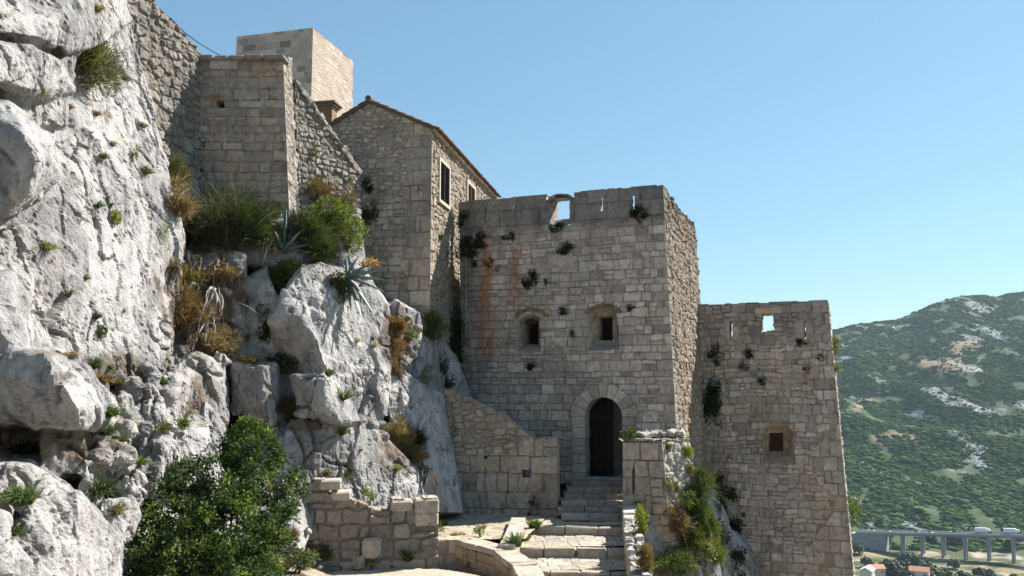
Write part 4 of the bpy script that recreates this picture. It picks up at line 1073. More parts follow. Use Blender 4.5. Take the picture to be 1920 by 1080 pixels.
    V = V + Nn * (d * amp)[:, None]
    pit = sstep(.30, .55, fbm(x * 5, y * 5, z * 3.2, 3, seed + 12)); V = V - Nn * (.035 * amp * pit)[:, None]
    jn = 0
    for k_, (dirv, sp_) in enumerate((((.42, .18, .89), 1.25), ((.86, .45, -.22), 1.7), ((.55, .75, .38), 2.3))):
        s_ = (x * dirv[0] + y * dirv[1] + z * dirv[2]) / sp_ + .22 * fbm(x * .8, y * .8, z * .8, 3, seed + 90 + k_)
        dd_ = np.abs(s_ - np.round(s_)) * sp_
        jn = np.maximum(jn, (1 - sstep(.0, .06, dd_)) * sstep(.12, .34, fbm(x * .55 + 4 * k_, y * .55, z * .55, 2, seed + 95 + k_)))
    V = V - Nn * (.12 * amp * jn)[:, None]
    w1, w2, _r = worley3(np.stack([x + .3 * z + .12 * run, y, z * .55], -1), 4.2, seed + 21)
    fis = (1 - sstep(0, .09, w2 - w1)) * sstep(.1, .4, fbm(x * 1.1, y * 1.1, z * 1.1, 3, seed + 22)); V = V - Nn * (.03 * amp * fis)[:, None]
    N2 = normals(V)
    x, y, z = V.T
    grey = sstep(-.25, .45, fbm(x * .7, y * .7, z * .5, 4, seed + 14)); warm = sstep(.05, .5, fbm(x * .45, y * .45, z * .45, 4, seed + 15))
    C = mixc(mixc(np.broadcast_to(A(.58, .565, .55), V.shape), A(.35, .347, .345), grey * .95), A(.50, .45, .40), .35 * warm)
    C = mixc(C, A(.25, .235, .21), .55 * np.clip(crack * patchm + .6 * chip * patchm, 0, 1))
    C = mixc(C, A(.22, .215, .21), .35 * sstep(.25, .55, fbm(x * 2.1, y * 2.1, z * 1.2, 4, seed + 18)))
    C = mixc(C, A(.17, .155, .13), .6 * np.maximum(fis, jn)); C = mixc(C, A(.2, .185, .165), .5 * pit)
    soil = sstep(.62, .85, N2[:, 2]) * sstep(-.05, .3, fbm(x * 1.6, y * 1.6, z, 3, seed + 25)); C = mixc(C, A(.26, .20, .13), .75 * soil)
    if col is not None: C = col(C, V)
    ob = mk(name, V, [Fq], M_ROCK, None, C, smooth=False)
    return ob

bm = bmesh.new()
B = lambda pts, t=2.5: hull_block(bm, pts, t)
# upper blocks
B([(-80, -60, 14.4), (215, -60, 20.2), (246, 40, 20.7), (200, 80, 19.0), (130, 98, 16.9), (70, 70, 15.2), (-80, 45, 13.7)], 3)
B([(-80, 10, 14.5), (130, 60, 17.2), (130, 150, 17.2), (-80, 120, 14.5)], 2)
B([(-80, 66, 13.8), (60, 84, 14.9), (112, 112, 15.9), (135, 170, 17.0), (100, 190, 16.4), (70, 165, 15.2), (0, 150, 13.9), (-80, 140, 13.2)], 3)
B([(150, 60, 18.6), (195, 30, 19.7), (240, 120, 20.8), (235, 160, 20.8), (170, 110, 19.2)], 2)
B([(120, 100, 18.2), (240, 40, 21.3), (285, 200, 21.9), (310, 310, 22.0), (200, 260, 19.8), (120, 220, 18.0)], 3)
# main slab
B([(-60, 150, 15.3), (100, 196, 17.0), (190, 190, 18.9), (262, 210, 21.0), (300, 290, 21.7), (330, 380, 21.6), (340, 450, 21.4), (326, 620, 20.9), (320, 690, 20.3), (270, 748, 19.4), (205, 705, 17.9), (100, 660, 15.9), (-60, 650, 14.6), (-60, 380, 14.8), (160, 420, 17.6), (210, 560, 18.7)], 3)
B([(195, 250, 19.0), (260, 330, 20.2), (300, 450, 20.6), (290, 480, 20.6), (215, 350, 18.9), (170, 240, 18.0)], 1.5)
B([(60, 420, 15.7), (150, 470, 17.1), (190, 600, 18.0), (150, 650, 16.8), (-40, 640, 14.0), (-40, 440, 14.2)], 1.5)
# bulging boulder with a shaded front
B([(-80, 100, 14.4), (120, 110, 16.9), (130, 240, 17.0), (-80, 240, 14.3)], 2)
B([(-80, 190, 13.4), (20, 192, 13.8), (92, 262, 15.3), (106, 335, 15.9), (62, 380, 14.6), (10, 406, 13.6), (-80, 410, 14.3), (-80, 240, 13.6), (40, 245, 13.2), (72, 300, 13.1), (58, 350, 13.3), (0, 385, 13.8)], 3)
B([(-80, 540, 13.0), (20, 505, 13.7), (45, 560, 14.0), (95, 655, 15.2), (30, 655, 13.3), (-80, 655, 13.3)], 3)
# overhanging block, shaded front
B([(-80, 690, 13.2), (84, 664, 13.0), (118, 720, 12.9), (152, 770, 13.0), (152, 802, 13.4), (0, 806, 13.9), (-80, 806, 14.1), (110, 660, 14.0), (197, 755, 15.5), (196, 800, 15.4), (165, 690, 14.9), (20, 655, 13.2)], 3)
B([(120, 680, 14.6), (165, 685, 15.6), (200, 730, 16.2), (194, 810, 15.8), (150, 812, 14.8)], 2)
B([(75, 805, 13.9), (165, 812, 14.5), (172, 860, 14.6), (168, 898, 14.7), (80, 892, 14.0), (72, 840, 13.8)], 2)
B([(-80, 780, 15.6), (140, 780, 16.0), (140, 920, 16.0), (-80, 900, 15.6)], 2)
# lower left blocks
B([(-60, 868, 11.3), (55, 866, 12.2), (132, 912, 13.1), (140, 955, 13.1), (-60, 970, 10.9)], 3)
B([(36, 945, 11.6), (140, 922, 12.5), (165, 958, 13.0), (200, 985, 13.5), (226, 1010, 14.0), (228, 1160, 13.6), (20, 1160, 11.0)], 3)
B([(-60, 940, 10.2), (14, 965, 10.7), (26, 1060, 10.8), (16, 1160, 10.5), (-60, 1160, 9.9)], 2)
# broken rocks in the middle
B([(186, 738, 16.0), (214, 742, 16.7), (242, 786, 17.1), (242, 832, 17.1), (205, 806, 16.3)], 2)
B([(224, 733, 17.0), (250, 742, 17.4), (270, 796, 18.0), (268, 832, 18.0), (240, 834, 17.2)], 2)
B([(180, 855, 15.5), (198, 815, 15.8), (220, 818, 16.2), (222, 850, 16.3), (190, 862, 15.6)], 2)
B([(205, 830, 16.2), (236, 828, 16.6), (256, 868, 17.0), (257, 925, 17.0), (232, 935, 16.4), (200, 915, 15.8)], 2)
B([(250, 862, 17.0), (288, 848, 17.5), (305, 872, 17.9), (292, 925, 17.6), (252, 945, 16.9)], 2)
B([(186, 942, 14.9), (244, 935, 15.5), (262, 968, 15.8), (242, 1015, 15.5), (192, 1005, 14.8)], 2.5)
B([(215, 690, 18.0), (265, 698, 19.1), (300, 690, 19.9), (285, 752, 19.5), (240, 762, 18.3)], 2)
B([(140, 820, 16.6), (330, 690, 20.0), (330, 900, 19.2), (250, 1060, 17.6), (140, 1060, 15.8)], 2)
B([(160, 800, 15.2), (190, 800, 15.7), (200, 900, 15.9), (180, 960, 15.2), (150, 950, 14.6)], 2)
# lit slabs under the recess
B([(325, 692, 19.6), (352, 664, 20.2), (420, 686, 21.5), (425, 822, 21.3), (362, 842, 19.9), (330, 760, 19.4)], 2)
B([(300, 712, 19.2), (328, 700, 19.6), (345, 792, 19.7), (310, 804, 19.0)], 2)
B([(318, 792, 18.8), (412, 792, 20.6), (416, 920, 20.4), (330, 920, 18.5)], 2)
# recess with the dead agaves, slope under the bastion
B([(300, 470, 23.0), (460, 478, 23.3), (460, 700, 22.3), (318, 692, 21.6)], 3)
B([(320, 405, 24.6), (560, 410, 24.5), (672, 405, 26.2), (690, 530, 25.4), (560, 500, 23.9), (320, 480, 23.4)], 3)
B([(300, 300, 23.8), (372, 330, 25.0), (372, 470, 24.4), (325, 480, 22.8), (318, 380, 22.6)], 2)
# big slab
B([(530, 545, 21.9), (565, 498, 22.7), (600, 494, 23.3), (690, 520, 25.2), (724, 570, 25.7), (734, 650, 25.5), (716, 790, 24.7), (645, 800, 22.6), (612, 692, 22.1), (540, 662, 22.6), (512, 610, 22.4), (600, 560, 22.4)], 3)
B([(506, 600, 21.45), (530, 560, 21.9), (560, 592, 21.3), (598, 640, 21.35), (614, 692, 21.7), (600, 706, 22.1), (560, 706, 22.5), (520, 668, 22.4), (575, 560, 22.2)], 2)
B([(448, 528, 22.7), (500, 500, 23.1), (522, 560, 22.5), (516, 692, 22.1), (445, 692, 22.3)], 2)
B([(437, 682, 20.6), (520, 680, 21.2), (494, 686, 20.35), (492, 762, 20.2), (512, 798, 20.4), (440, 772, 20.6), (528, 720, 21.9), (526, 784, 21.9)], 2)
B([(544, 704, 20.8), (606, 700, 20.6), (612, 760, 20.4), (640, 792, 20.9), (560, 775, 20.9), (640, 720, 22.0), (682, 792, 22.5)], 2)
B([(430, 690, 22.6), (560, 690, 22.6), (560, 830, 21.8), (430, 830, 21.8)], 2)
hull_block(bm, [(520, 830, 22.1), (546, 796, 22.5), (640, 784, 23.0), (690, 796, 23.8), (722, 820, 24.3), (800, 890, 25.2), (806, 950, 24.8), (770, 985, 24.1), (640, 985, 22.6), (560, 935, 22.0), (530, 872, 21.9), (690, 880, 23.4)], 3, raw=True)
B([(540, 845, 20.5), (572, 842, 20.8), (580, 872, 20.8), (556, 895, 20.6), (538, 875, 20.4)], 1)
B([(700, 800, 24.0), (724, 818, 24.2), (735, 850, 24.4), (705, 860, 23.8)], 1)
B([(380, 830, 21.5), (560, 800, 21.5), (600, 960, 21.2), (560, 1050, 20.6), (380, 1050, 20.0)], 2)
# rocks beyond, at the house foot
B([(730, 692, 26.2), (770, 700, 26.4), (830, 740, 27.4), (852, 900, 26.9), (868, 962, 26.4), (800, 965, 25.3), (740, 830, 25.1), (720, 740, 25.6)], 3)
B([(740, 562, 27.0), (786, 588, 27.5), (790, 650, 27.5), (735, 660, 26.5), (760, 700, 26.4)], 2)
B([(725, 640, 26.6), (770, 650, 27.0), (775, 710, 26.8), (728, 705, 26.3)], 2)
B([(712, 575, 27.0), (745, 566, 27.6), (792, 598, 28.4), (852, 665, 30.0), (885, 760, 30.6), (860, 830, 29.4), (800, 800, 28.2), (720, 760, 26.8)], 2)
g = np.random.default_rng(5)
for (x0, x1, y0, y1, Da, Db, n, s0, s1) in ((245, 318, 700, 800, 17.9, 19.3, 8, .2, .42), (255, 330, 800, 870, 17.4, 18.6, 7, .18, .36), (170, 250, 800, 960, 15.2, 16.4, 9, .14, .36), (650, 720, 790, 825, 23.4, 24.2, 7, .12, .24), (740, 790, 610, 700, 26.0, 26.6, 12, .12, .26), (540, 600, 850, 925, 21.8, 22.4, 6, .1, .2), (330, 430, 660, 700, 20.2, 21.4, 6, .1, .2)):
    for k in range(n):
        px = g.uniform(x0, x1); py = g.uniform(y0, y1); f = (px - x0) / (x1 - x0); s = g.uniform(s0, s1)
        stone_hull(bm, at(px, py, Da + (Db - Da) * f), s * 1.2, s, s * .9, g)
B([(290, 380, 26.5), (660, 420, 27.2), (735, 640, 26.9), (760, 1000, 26.5), (480, 1000, 24.0), (300, 700, 23.0)], 3)
B([(200, 900, 18.4), (400, 830, 21.0), (560, 900, 21.6), (560, 1090, 20.8), (330, 1090, 19.6), (200, 1090, 16.6)], 3)
def soil_patches(C, V):
    for (px, py, D, rx, rz, k) in ((385, 575, 22.6, 1.05, 1.7, .95), (425, 760, 22.6, .22, 1.2, .9), (450, 440, 24.6, 2.3, .9, .95), (620, 430, 25.4, 1.6, 1.0, .9), (30, 835, 14.6, 1.4, .45, .9), (745, 640, 26.6, .5, 1.2, .8), (755, 850, 25.6, .6, .7, .85), (545, 800, 21.0, .7, .25, .8), (200, 700, 17.5, .35, .5, .7)):
        c = at(px, py, D); q = np.sqrt(((V[:, 0] - c[0]) / rx) ** 2 + ((V[:, 2] - c[2]) / rz) ** 2 + ((V[:, 1] - c[1]) / 3.0) ** 2) + .45 * fbm(V[:, 0] * 1.8, V[:, 1] * 1.8, V[:, 2] * 1.8, 4, 77)
        C = mixc(C, A(.15, .11, .072), k * (1 - sstep(.65, 1.05, q)))
    return C
CL = rockify('cliff', bm, .047, 7, col=soil_patches)
struct(CL)
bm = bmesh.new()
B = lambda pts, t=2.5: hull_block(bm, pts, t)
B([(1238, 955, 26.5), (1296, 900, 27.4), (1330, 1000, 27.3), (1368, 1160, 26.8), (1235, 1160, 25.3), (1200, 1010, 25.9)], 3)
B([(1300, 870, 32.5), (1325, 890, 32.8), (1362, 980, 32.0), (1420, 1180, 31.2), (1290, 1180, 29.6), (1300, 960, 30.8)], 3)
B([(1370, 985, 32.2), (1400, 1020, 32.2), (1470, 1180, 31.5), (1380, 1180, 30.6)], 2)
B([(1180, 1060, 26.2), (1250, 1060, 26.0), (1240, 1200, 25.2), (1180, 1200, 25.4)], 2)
RC = rockify('rock_outcrop', bm, .06, 19, .9, col=lambda C, V: mixc(C, A(.15, .145, .135), .62 * sstep(-.25, .25, fbm(V[:, 0] * .7, V[:, 1] * .7, V[:, 2] * .7, 3, 55)))); struct(RC)  # patchy darkening painted in to deepen the shade on this slope

# ================================================================== GROUND
xs = np.concatenate([np.linspace(-40, -13, 20), np.linspace(-12.5, 9, 150), np.linspace(9.5, 40, 24)]); ys = np.concatenate([np.linspace(-12, 12, 30), np.linspace(12.2, 30, 130), np.linspace(30.5, 46, 20)])
X, Y = np.meshgrid(xs, ys, indexing='ij')
zg = np.interp(Y, [-12, 0, 14, 19, 24, 46], [-1.7, -1.7, -4.3, -4.47, -4.55, -4.4])
inner = .105 * (Y - 17) + 2.35
zg = zg - 4.2 * sstep(.3, 1.6, X - inner) * sstep(8, 15, Y) - 12 * sstep(4, 30, X - inner)
zg = zg + .9 * sstep(-5.2, -8.5, X) * (1 - sstep(20, 24, Y)) * 1.0 + .35 * sstep(-3.3, -5.0, X + .18 * (Y - 20))
zg = zg + .06 * fbm(X * .8, Y * .8, 2., 3, 3) + .035 * fbm(X * 3.5, Y * 3.5, 2., 4, 4)
n_ = len(ys); I = np.arange(len(xs) * n_).reshape(len(xs), n_)
C = mixc(mixc(np.broadcast_to(A(.40, .33, .24), X.shape + (3,)), A(.30, .22, .13), sstep(-.1, .4, fbm(X * 1.2, Y * 1.2, 1., 4, 6))), A(.5, .46, .4), .6 * sstep(.1, .5, fbm(X * 4, Y * 4, 1., 3, 7)))
GR = mk('ground', np.stack([X, Y, zg], -1).reshape(-1, 3), [np.stack([I[:-1, :-1], I[1:, :-1], I[1:, 1:], I[:-1, 1:]], -1).reshape(-1, 4)], M_DIRT, None, C.reshape(-1, 3), True)
struct(GR)
# pale path at the foot of the terrace
cz = -4.40
outl = [(575, 1078), (640, 1070), (740, 1064), (830, 1068), (885, 1076), (960, 1100), (990, 1180), (420, 1180)]
ring = [gz(px, py, cz) for px, py in outl]
ctr = np.mean(ring, 0)
NN = 40; P2 = [(np.array(p)[0], np.array(p)[1]) for p in ring]
xx = np.linspace(min(p[0] for p in P2), max(p[0] for p in P2), 90); yy = np.linspace(min(p[1] for p in P2), max(p[1] for p in P2), 90)
X, Y = np.meshgrid(xx, yy, indexing='ij'); Xw = X + .06 * fbm(X * 3, Y * 3, 1, 3, 5); Yw = Y + .06 * fbm(X * 3, Y * 3, 5, 3, 6)
kp = inpoly(.5 * (Xw[:-1, :-1] + Xw[1:, 1:]), .5 * (Yw[:-1, :-1] + Yw[1:, 1:]), P2)
I = np.arange(8100).reshape(90, 90); q = np.stack([I[:-1, :-1], I[1:, :-1], I[1:, 1:], I[:-1, 1:]], -1)[kp]
C = np.clip(mixc(np.broadcast_to(A(.53, .48, .41), X.shape + (3,)), A(.46, .40, .32), sstep(-.2, .5, fbm(X * 1.5, Y * 1.5, 3, 4, 8))), 0, 1)
PT = mk('path', np.stack([X, Y, cz + .012 * fbm(X * 2, Y * 2, 4, 3, 9)], -1).reshape(-1, 3), [q], M_PAVE, None, C.reshape(-1, 3), True); struct(PT)
# ================================================================== VEGETATION
bpy.context.view_layer.update()
_dg = bpy.context.evaluated_depsgraph_get()
def hit(px, py, miss=25.):
    d = nrm(ray(px, py)); ok, loc, n, _, ob, _ = scene.ray_cast(_dg, Vector((0, 0, 0)), Vector(d))
    if not ok or loc.length > 80: return at(px, py, miss), -d
    return np.array(loc), np.array(n)
def unit(g, n):
    v = g.normal(size=(n, 3)); return v / np.linalg.norm(v, axis=1)[:, None]
def rown(v): return v / (np.linalg.norm(v, axis=1)[:, None] + 1e-9)
class Veg:
    def __init__(s): s.V = []; s.F3 = []; s.C = []; s.n = 0
    def _add(s, V, F, C): s.V.append(V); s.F3.append(F + s.n); s.C.append(C); s.n += len(V)
    def leaves(s, P, D, L, col, g, asp=.42, fold=.22):
        n = len(P); D = rown(D); S = rown(np.cross(D, unit(g, n))); U = np.cross(S, D); L = np.broadcast_to(L, (n,))[:, None]
        w = L * asp * .5
        V = np.stack([P, P + D * L * .45 + S * w + U * w * fold * 2, P + D * L, P + D * L * .45 - S * w + U * w * fold * 2], 1).reshape(-1, 3)
        b = np.arange(n)[:, None] * 4
        s._add(V, np.concatenate([b + [0, 1, 2], b + [0, 2, 3]]), np.repeat(col, 4, 0))
    def blades(s, P, D, L, W, col, g, droop=.35):
        n = len(P); D = rown(D); S = rown(np.cross(D, unit(g, n))); L = np.broadcast_to(L, (n,))[:, None]; W = np.broadcast_to(W, (n,))[:, None]
        q = lambda t: P + D * L * t - Z * (droop * t * t) * L
        V = np.stack([q(0) - S * W, q(0) + S * W, q(.55) - S * W * .7, q(.55) + S * W * .7, q(1.)], 1).reshape(-1, 3)
        b = np.arange(n)[:, None] * 5
        c5 = np.repeat(col, 5, 0)
        s._add(V, np.concatenate([b + [0, 1, 3], b + [0, 3, 2], b + [2, 3, 4]]), c5)
    def build(s, name, mat, loc=None, parent=None):
        return mk(name, np.concatenate(s.V), [np.concatenate(s.F3)], mat, parent, np.concatenate(s.C), False, loc)
def pal(g, n, cols, jit=.18):
    cols = np.array(cols); k = g.integers(0, len(cols), n); k2 = g.integers(0, len(cols), n); t = g.random(n)[:, None]
    return np.clip((cols[k] * t + cols[k2] * (1 - t)) * (1 + g.normal(0, jit, n))[:, None], .005, .9)
GREEN = [(.055, .095, .02), (.10, .16, .03), (.15, .22, .045), (.07, .12, .03)]
DARK = [(.022, .035, .014), (.035, .055, .02), (.05, .07, .025)]
OLIVE = [(.08, .10, .03), (.12, .13, .04), (.17, .15, .045), (.06, .08, .025)]
YELLOW = [(.22, .20, .04), (.30, .24, .05), (.15, .17, .04)]
LIME = [(.20, .27, .035), (.27, .33, .05), (.13, .20, .03), (.32, .34, .07)]
DRY = [(.32, .215, .10), (.24, .15, .07), (.38, .28, .15), (.19, .12, .06)]
RUSTY = [(.27, .14, .06), (.21, .10, .045), (.34, .19, .09)]
STRAW = [(.45, .36, .20), (.38, .28, .14), (.5, .42, .27)]
SAGE = [(.16, .20, .11), (.22, .25, .15), (.11, .15, .07)]
MIXG = GREEN + DRY[:2]
def add_plant(kind, px, py, w, h, label, cols, cat='plant', group=None, dens=1., lift=0., nm=None, D=None):
    """kind: tuft | bush | fine | hang | cushion; px,py = where it is rooted in the photo; w,h in photo pixels"""
    seed = int(px * 7919 + py * 104729) % 1000003; g = np.random.default_rng(seed)
    P, n = hit(px, py)
    if D is not None: P = at(px, py, D)
    dist = P[1]; m = dist / FPX; W = w * m; H = h * m
    n = nrm(n); out = nrm(n * A(1, 1, .6) + A(0, 0, .15))
    v = Veg()
    base = P - n * .03
    if kind == 'tuft':
        k = int(170 * dens); d = unit(g, k) * .62 + out * .5 + Z * .75
        v.blades(base + unit(g, k) * A(W * .16, W * .16, .02), d, H * g.uniform(.5, 1.05, k), .006 + .0022 * dist / 10, pal(g, k, cols), g, g.uniform(.25, .6))
        name = 'grass_tuft'
    elif kind == 'fine':
        k = int(2600 * dens); c = base + out * W * .22 + Z * H * .28
        dd = unit(g, k); rr = g.random(k) ** .4
        lob = base + (out * .35 + Z * .5) * H * .4 + unit(g, 22) * g.uniform(.12, .46, (22, 1)) * A(W, W * .8, H)
        lr = g.uniform(.10, .30, 22); li = g.integers(0, 22, k)
        q = lob[li] + dd * (rr * lr[li])[:, None] * A(W, W, H) * .8
        v.blades(q, dd * .7 + (q - base) / (W + H) * 1.6 + Z * .35, g.uniform(.07, .16, k) * min(W + H, 1.6) * .5 + .03, .0035 + .0013 * dist / 10, pal(g, k, cols), g, .15)
        k2 = int(70 * dens) + 12; v.blades(np.repeat(base[None], k2, 0) + unit(g, k2) * W * .2, unit(g, k2) * .7 + out * .4 + Z * .7, g.uniform(.5, 1.15, k2) * (W + H) * .5, .005 + .001 * dist / 10, pal(g, k2, cols + STRAW[:1]), g, .3)
        name = 'shrub'
    elif kind == 'hang':
        k = int(1100 * dens); lob = base + n * W * .08 + unit(g, 7) * A(W * .36, W * .10, H * .36) + A(0, 0, -.1 * H)
        dd = unit(g, k); q = lob[g.integers(0, 7, k)] + dd * (g.random(k) ** .5)[:, None] * A(W * .22, W * .13, H * .2)
        v.leaves(q, dd * .8 + n * .4 - Z * .55, g.uniform(.035, .085, k) * (.6 + W), pal(g, k, cols), g, .4)
        name = 'wall_plant'
    elif kind == 'cushion':
        k = int(1300 * dens); dd = unit(g, k); rr = .55 + .45 * g.random(k) ** .5
        lobs = base + Z * H * .35 + out * W * .2 + unit(g, 14) * A(W, W, H) * .27
        q = lobs[g.integers(0, 14, k)] + dd * rr[:, None] * A(W, W, H) * .19
        v.leaves(q, dd + Z * .4, g.uniform(.035, .075, k) * (.7 + .5 * W), pal(g, k, cols), g, .5)
        name = 'shrub'
    else:
        k = int(900 * dens); lob = base + Z * H * .45 + out * W * .15 + unit(g, 10) * A(W, W * .8, H) * .3
        dd = unit(g, k); q = lob[g.integers(0, 10, k)] + dd * (g.random(k) ** .45)[:, None] * A(W, W, H) * .2
        v.leaves(q, dd + Z * .25, g.uniform(.05, .10, k) * (.6 + .5 * W), pal(g, k, cols), g, .42)
        mbk = None; name = 'shrub'
    o = v.build(nm or name, M_LEAF if kind in ('bush', 'cushion', 'hang') else M_GRASS, loc=P)
    tag(o, label, cat, group)
    if kind in ('bush', 'cushion', 'fine') and W > .35:
        mb = MB()
        for t in range(5):
            e = base + (out * .3 + Z * .6) * H * .55 + A(g.normal(0, W * .18), g.normal(0, W * .12), g.normal(0, H * .1))
            mb.tube([base - n * .05, (base + e) / 2 + unit(g, 1)[0] * .04, e], [.014 + W * .008, .009, .004], 5, A(.20, .15, .10))
        mb.V = [vv - P for vv in mb.V]
        st = mb.build('stem', M_TWIG); st.parent = o
    return o
G1 = 'plants rooted in the cliff face'; G2 = 'dark plants growing out of the tower walls'; G3 = 'plants under the bastion'; G4 = 'plants below the pier'
T = add_plant
# --- upper cliff
T('fine', 155, 145, 130, 130, 'yellow-green broom bush high on the pale cliff, below the top-left wall', OLIVE + YELLOW[:1], 'bush', G1, 2.6)
T('tuft', 78, 178, 34, 26, 'pale straw tuft in the ledge just left of the broom bush', STRAW, 'grass', G1, .5)
T('tuft', 130, 203, 22, 18, 'brown dead tuft in the crack under the broom bush', RUSTY, 'grass', G1, .5)
T('tuft', 178, 215, 40, 22, 'rusty dry tuft to the lower right of the broom bush', DRY, 'grass', G1, .5)
T('tuft', 193, 296, 30, 26, 'small round brown tuft alone in the upper middle of the cliff', DRY + OLIVE[:1], 'grass', G1)
T('tuft', 210, 272, 22, 26, 'thin dry tuft in the diagonal crack above the round brown one', STRAW + OLIVE[:1], 'grass', G1, .5)
T('bush', 246, 300, 24, 24, 'small bright green fern in a crack right below the left wall', GREEN, 'plant', G1, .25)
T('tuft', 272, 325, 34, 34, 'brown tuft on the edge right of the small green fern', OLIVE + DRY, 'grass', G1)
T('tuft', 268, 238, 24, 22, 'orange tuft at the foot of the left rubble wall', DRY, 'grass', G1, .6)
T('tuft', 183, 20, 30, 34, 'yellowish weed where the top-left wall meets the cliff top', YELLOW + STRAW, 'grass', G1, .5)
T('tuft', 184, 388, 18, 18, 'left one of a pair of small green tufts on the bare cliff', GREEN, 'grass', G1, .7)
T('tuft', 204, 388, 24, 20, 'right one of a pair of small green tufts on the bare cliff', GREEN, 'grass', G1, .7)
T('cushion', 213, 420, 26, 32, 'lime yellow cushion plant under the pair of green tufts', LIME, 'plant', G1, .4)
T('tuft', 215, 442, 28, 14, 'flat brown tuft directly under the lime cushion plant', DRY, 'grass', G1, .5)
T('tuft', 85, 468, 30, 46, 'hanging grass tuft half green half straw on the left of the cliff', GREEN + STRAW, 'grass', G1, 1.)
T('tuft', 160, 524, 16, 20, 'small yellowish tuft in the centre of the bare slab', YELLOW, 'grass', G1, .6)
T('tuft', 128, 556, 24, 30, 'small fresh green tuft left of the yellowish one', GREEN, 'grass', G1, .5)
T('tuft', 180, 598, 18, 26, 'dark green tuft in a vertical crack low on the slab', DARK + GREEN, 'grass', G1, .7)
T('cushion', 184, 632, 28, 26, 'dark green cushion in the vertical crack, under the dark tuft', GREEN + DARK, 'plant', G1, .4)
T('tuft', 230, 585, 14, 14, 'tiny yellow tuft alone near the right of the slab', YELLOW, 'grass', G1, .4)
T('bush', 306, 480, 26, 74, 'light green leafy creeper on the right edge of the slab', LIME, 'plant', G1, .2)
# --- lower left rocks
T('tuft', 133, 668, 44, 30, 'straw coloured grass on the ledge above the overhanging block', STRAW + DRY, 'grass', G1, .9)
T('tuft', 174, 690, 30, 34, 'dark green grass in the gap right of the overhanging block', GREEN + DARK, 'grass', G1)
T('tuft', 203, 692, 22, 24, 'round green tuft beside the orange dry plants', GREEN, 'grass', G1, .8)
T('tuft', 192, 716, 44, 34, 'orange dry plant wedged between the mid-height boulders', DRY, 'grass', G1)
T('tuft', 222, 722, 22, 22, 'yellow-orange tuft just right of the orange dry plant', YELLOW + DRY, 'grass', G1, .7)
T('tuft', 204, 780, 32, 52, 'upright green grass among the broken boulders', GREEN, 'grass', G1, 1.1)
T('tuft', 192, 815, 56, 54, 'wide green grass clump below the upright one', GREEN + DARK, 'grass', G1, 1.4)
T('tuft', 226, 828, 34, 24, 'flat green tuft on a small boulder', GREEN, 'grass', G1, .7)
T('tuft', 262, 872, 24, 30, 'light green tuft between the lowest boulders and the big shrub', LIME + GREEN, 'grass', G1, .7)
T('tuft', 182, 925, 66, 66, 'dark green grass filling the gully beside the lower left rocks', DARK + GREEN, 'grass', G1, 1.5)
T('tuft', 215, 965, 50, 60, 'thin wispy grass right of the lower left rocks', OLIVE + STRAW, 'grass', G1, .8)
T('tuft', 40, 942, 110, 80, 'big pale green grass tuft on the ledge at the far left', GREEN + SAGE + LIME[:1], 'grass', G1, 2.6)
T('tuft', 26, 1000, 40, 46, 'dark grass in the cleft at the far left below the pale tuft', DARK + GREEN, 'grass', G1, 1.)
T('tuft', 45, 850, 110, 56, 'shadowed dark grass inside the hollow under the overhang', DARK, 'grass', G1, 1.6)
T('tuft', 150, 893, 54, 30, 'dark grass fringe along the ledge right of the hollow', DARK + OLIVE, 'grass', G1, .9)
T('tuft', 305, 720, 22, 30, 'green tuft beside the small lit slabs', GREEN, 'grass', G1, .6)
T('tuft', 343, 800, 34, 40, 'green sprig at the foot of the lit slabs, above the big shrub', GREEN + LIME, 'grass', G1, .8)
T('tuft', 305, 810, 30, 40, 'green and orange tuft between boulders left of the lit slabs', GREEN + DRY, 'grass', G1, .8)
T('tuft', 352, 775, 40, 26, 'pink-brown dry tuft on the top of the lower lit slab', DRY + STRAW, 'grass', G1, .6)
# --- recess with dry plants
T('fine', 322, 345, 58, 74, 'olive brown grass bush at the foot of the left wall', OLIVE + DRY[:1], 'bush', G3, 1.1)
T('fine', 328, 400, 62, 84, 'orange dry bush on the right shoulder of the slab', DRY, 'bush', G3, 1.1)
T('fine', 345, 630, 105, 140, 'large rusty dry bush under the dead agaves', RUSTY + DRY + OLIVE[:1], 'bush', G3, 1.6)
T('fine', 398, 665, 90, 90, 'straw and orange dry bush right of the large rusty one', DRY + STRAW, 'bush', G3, 1.3)
T('fine', 350, 555, 76, 80, 'golden dry bush beside the bleached agave leaves', DRY + YELLOW, 'bush', G3, 1.)
T('bush', 322, 530, 34, 50, 'yellow-green leafy weed at the slab edge left of the dead agaves', YELLOW + LIME, 'plant', G3, .3)
T('fine', 420, 520, 60, 30, 'orange fallen dry fronds on the top of the recess', DRY, 'plant', G3, .5)
T('fine', 425, 440, 175, 140, 'big dark green juniper bush in the shade of the bastion', DARK + DARK + DARK + OLIVE, 'bush', G3, 4.5)
T('fine', 368, 460, 80, 120, 'dark shaded bush squeezed between the slab and the juniper', DARK, 'bush', G3, 1.2)
T('fine', 478, 450, 100, 90, 'green juniper bush left of the upright agave', DARK + GREEN, 'bush', G3, 1.6)
T('fine', 580, 455, 110, 100, 'green feathery bush right of the upright agave', GREEN + DARK + DARK + OLIVE, 'bush', G3, 2.6)
T('cushion', 628, 430, 96, 86, 'bright lime green spurge bush in full sun', LIME + GREEN + OLIVE, 'bush', G3, 2.2)
T('cushion', 655, 470, 66, 76, 'smaller lime spurge bush above the leaning agave', LIME + GREEN, 'bush', G3, 1.3)
T('fine', 595, 385, 70, 80, 'reddish dry bush against the foot of the sloping wall', OLIVE + RUSTY, 'bush', G3, 1.2)
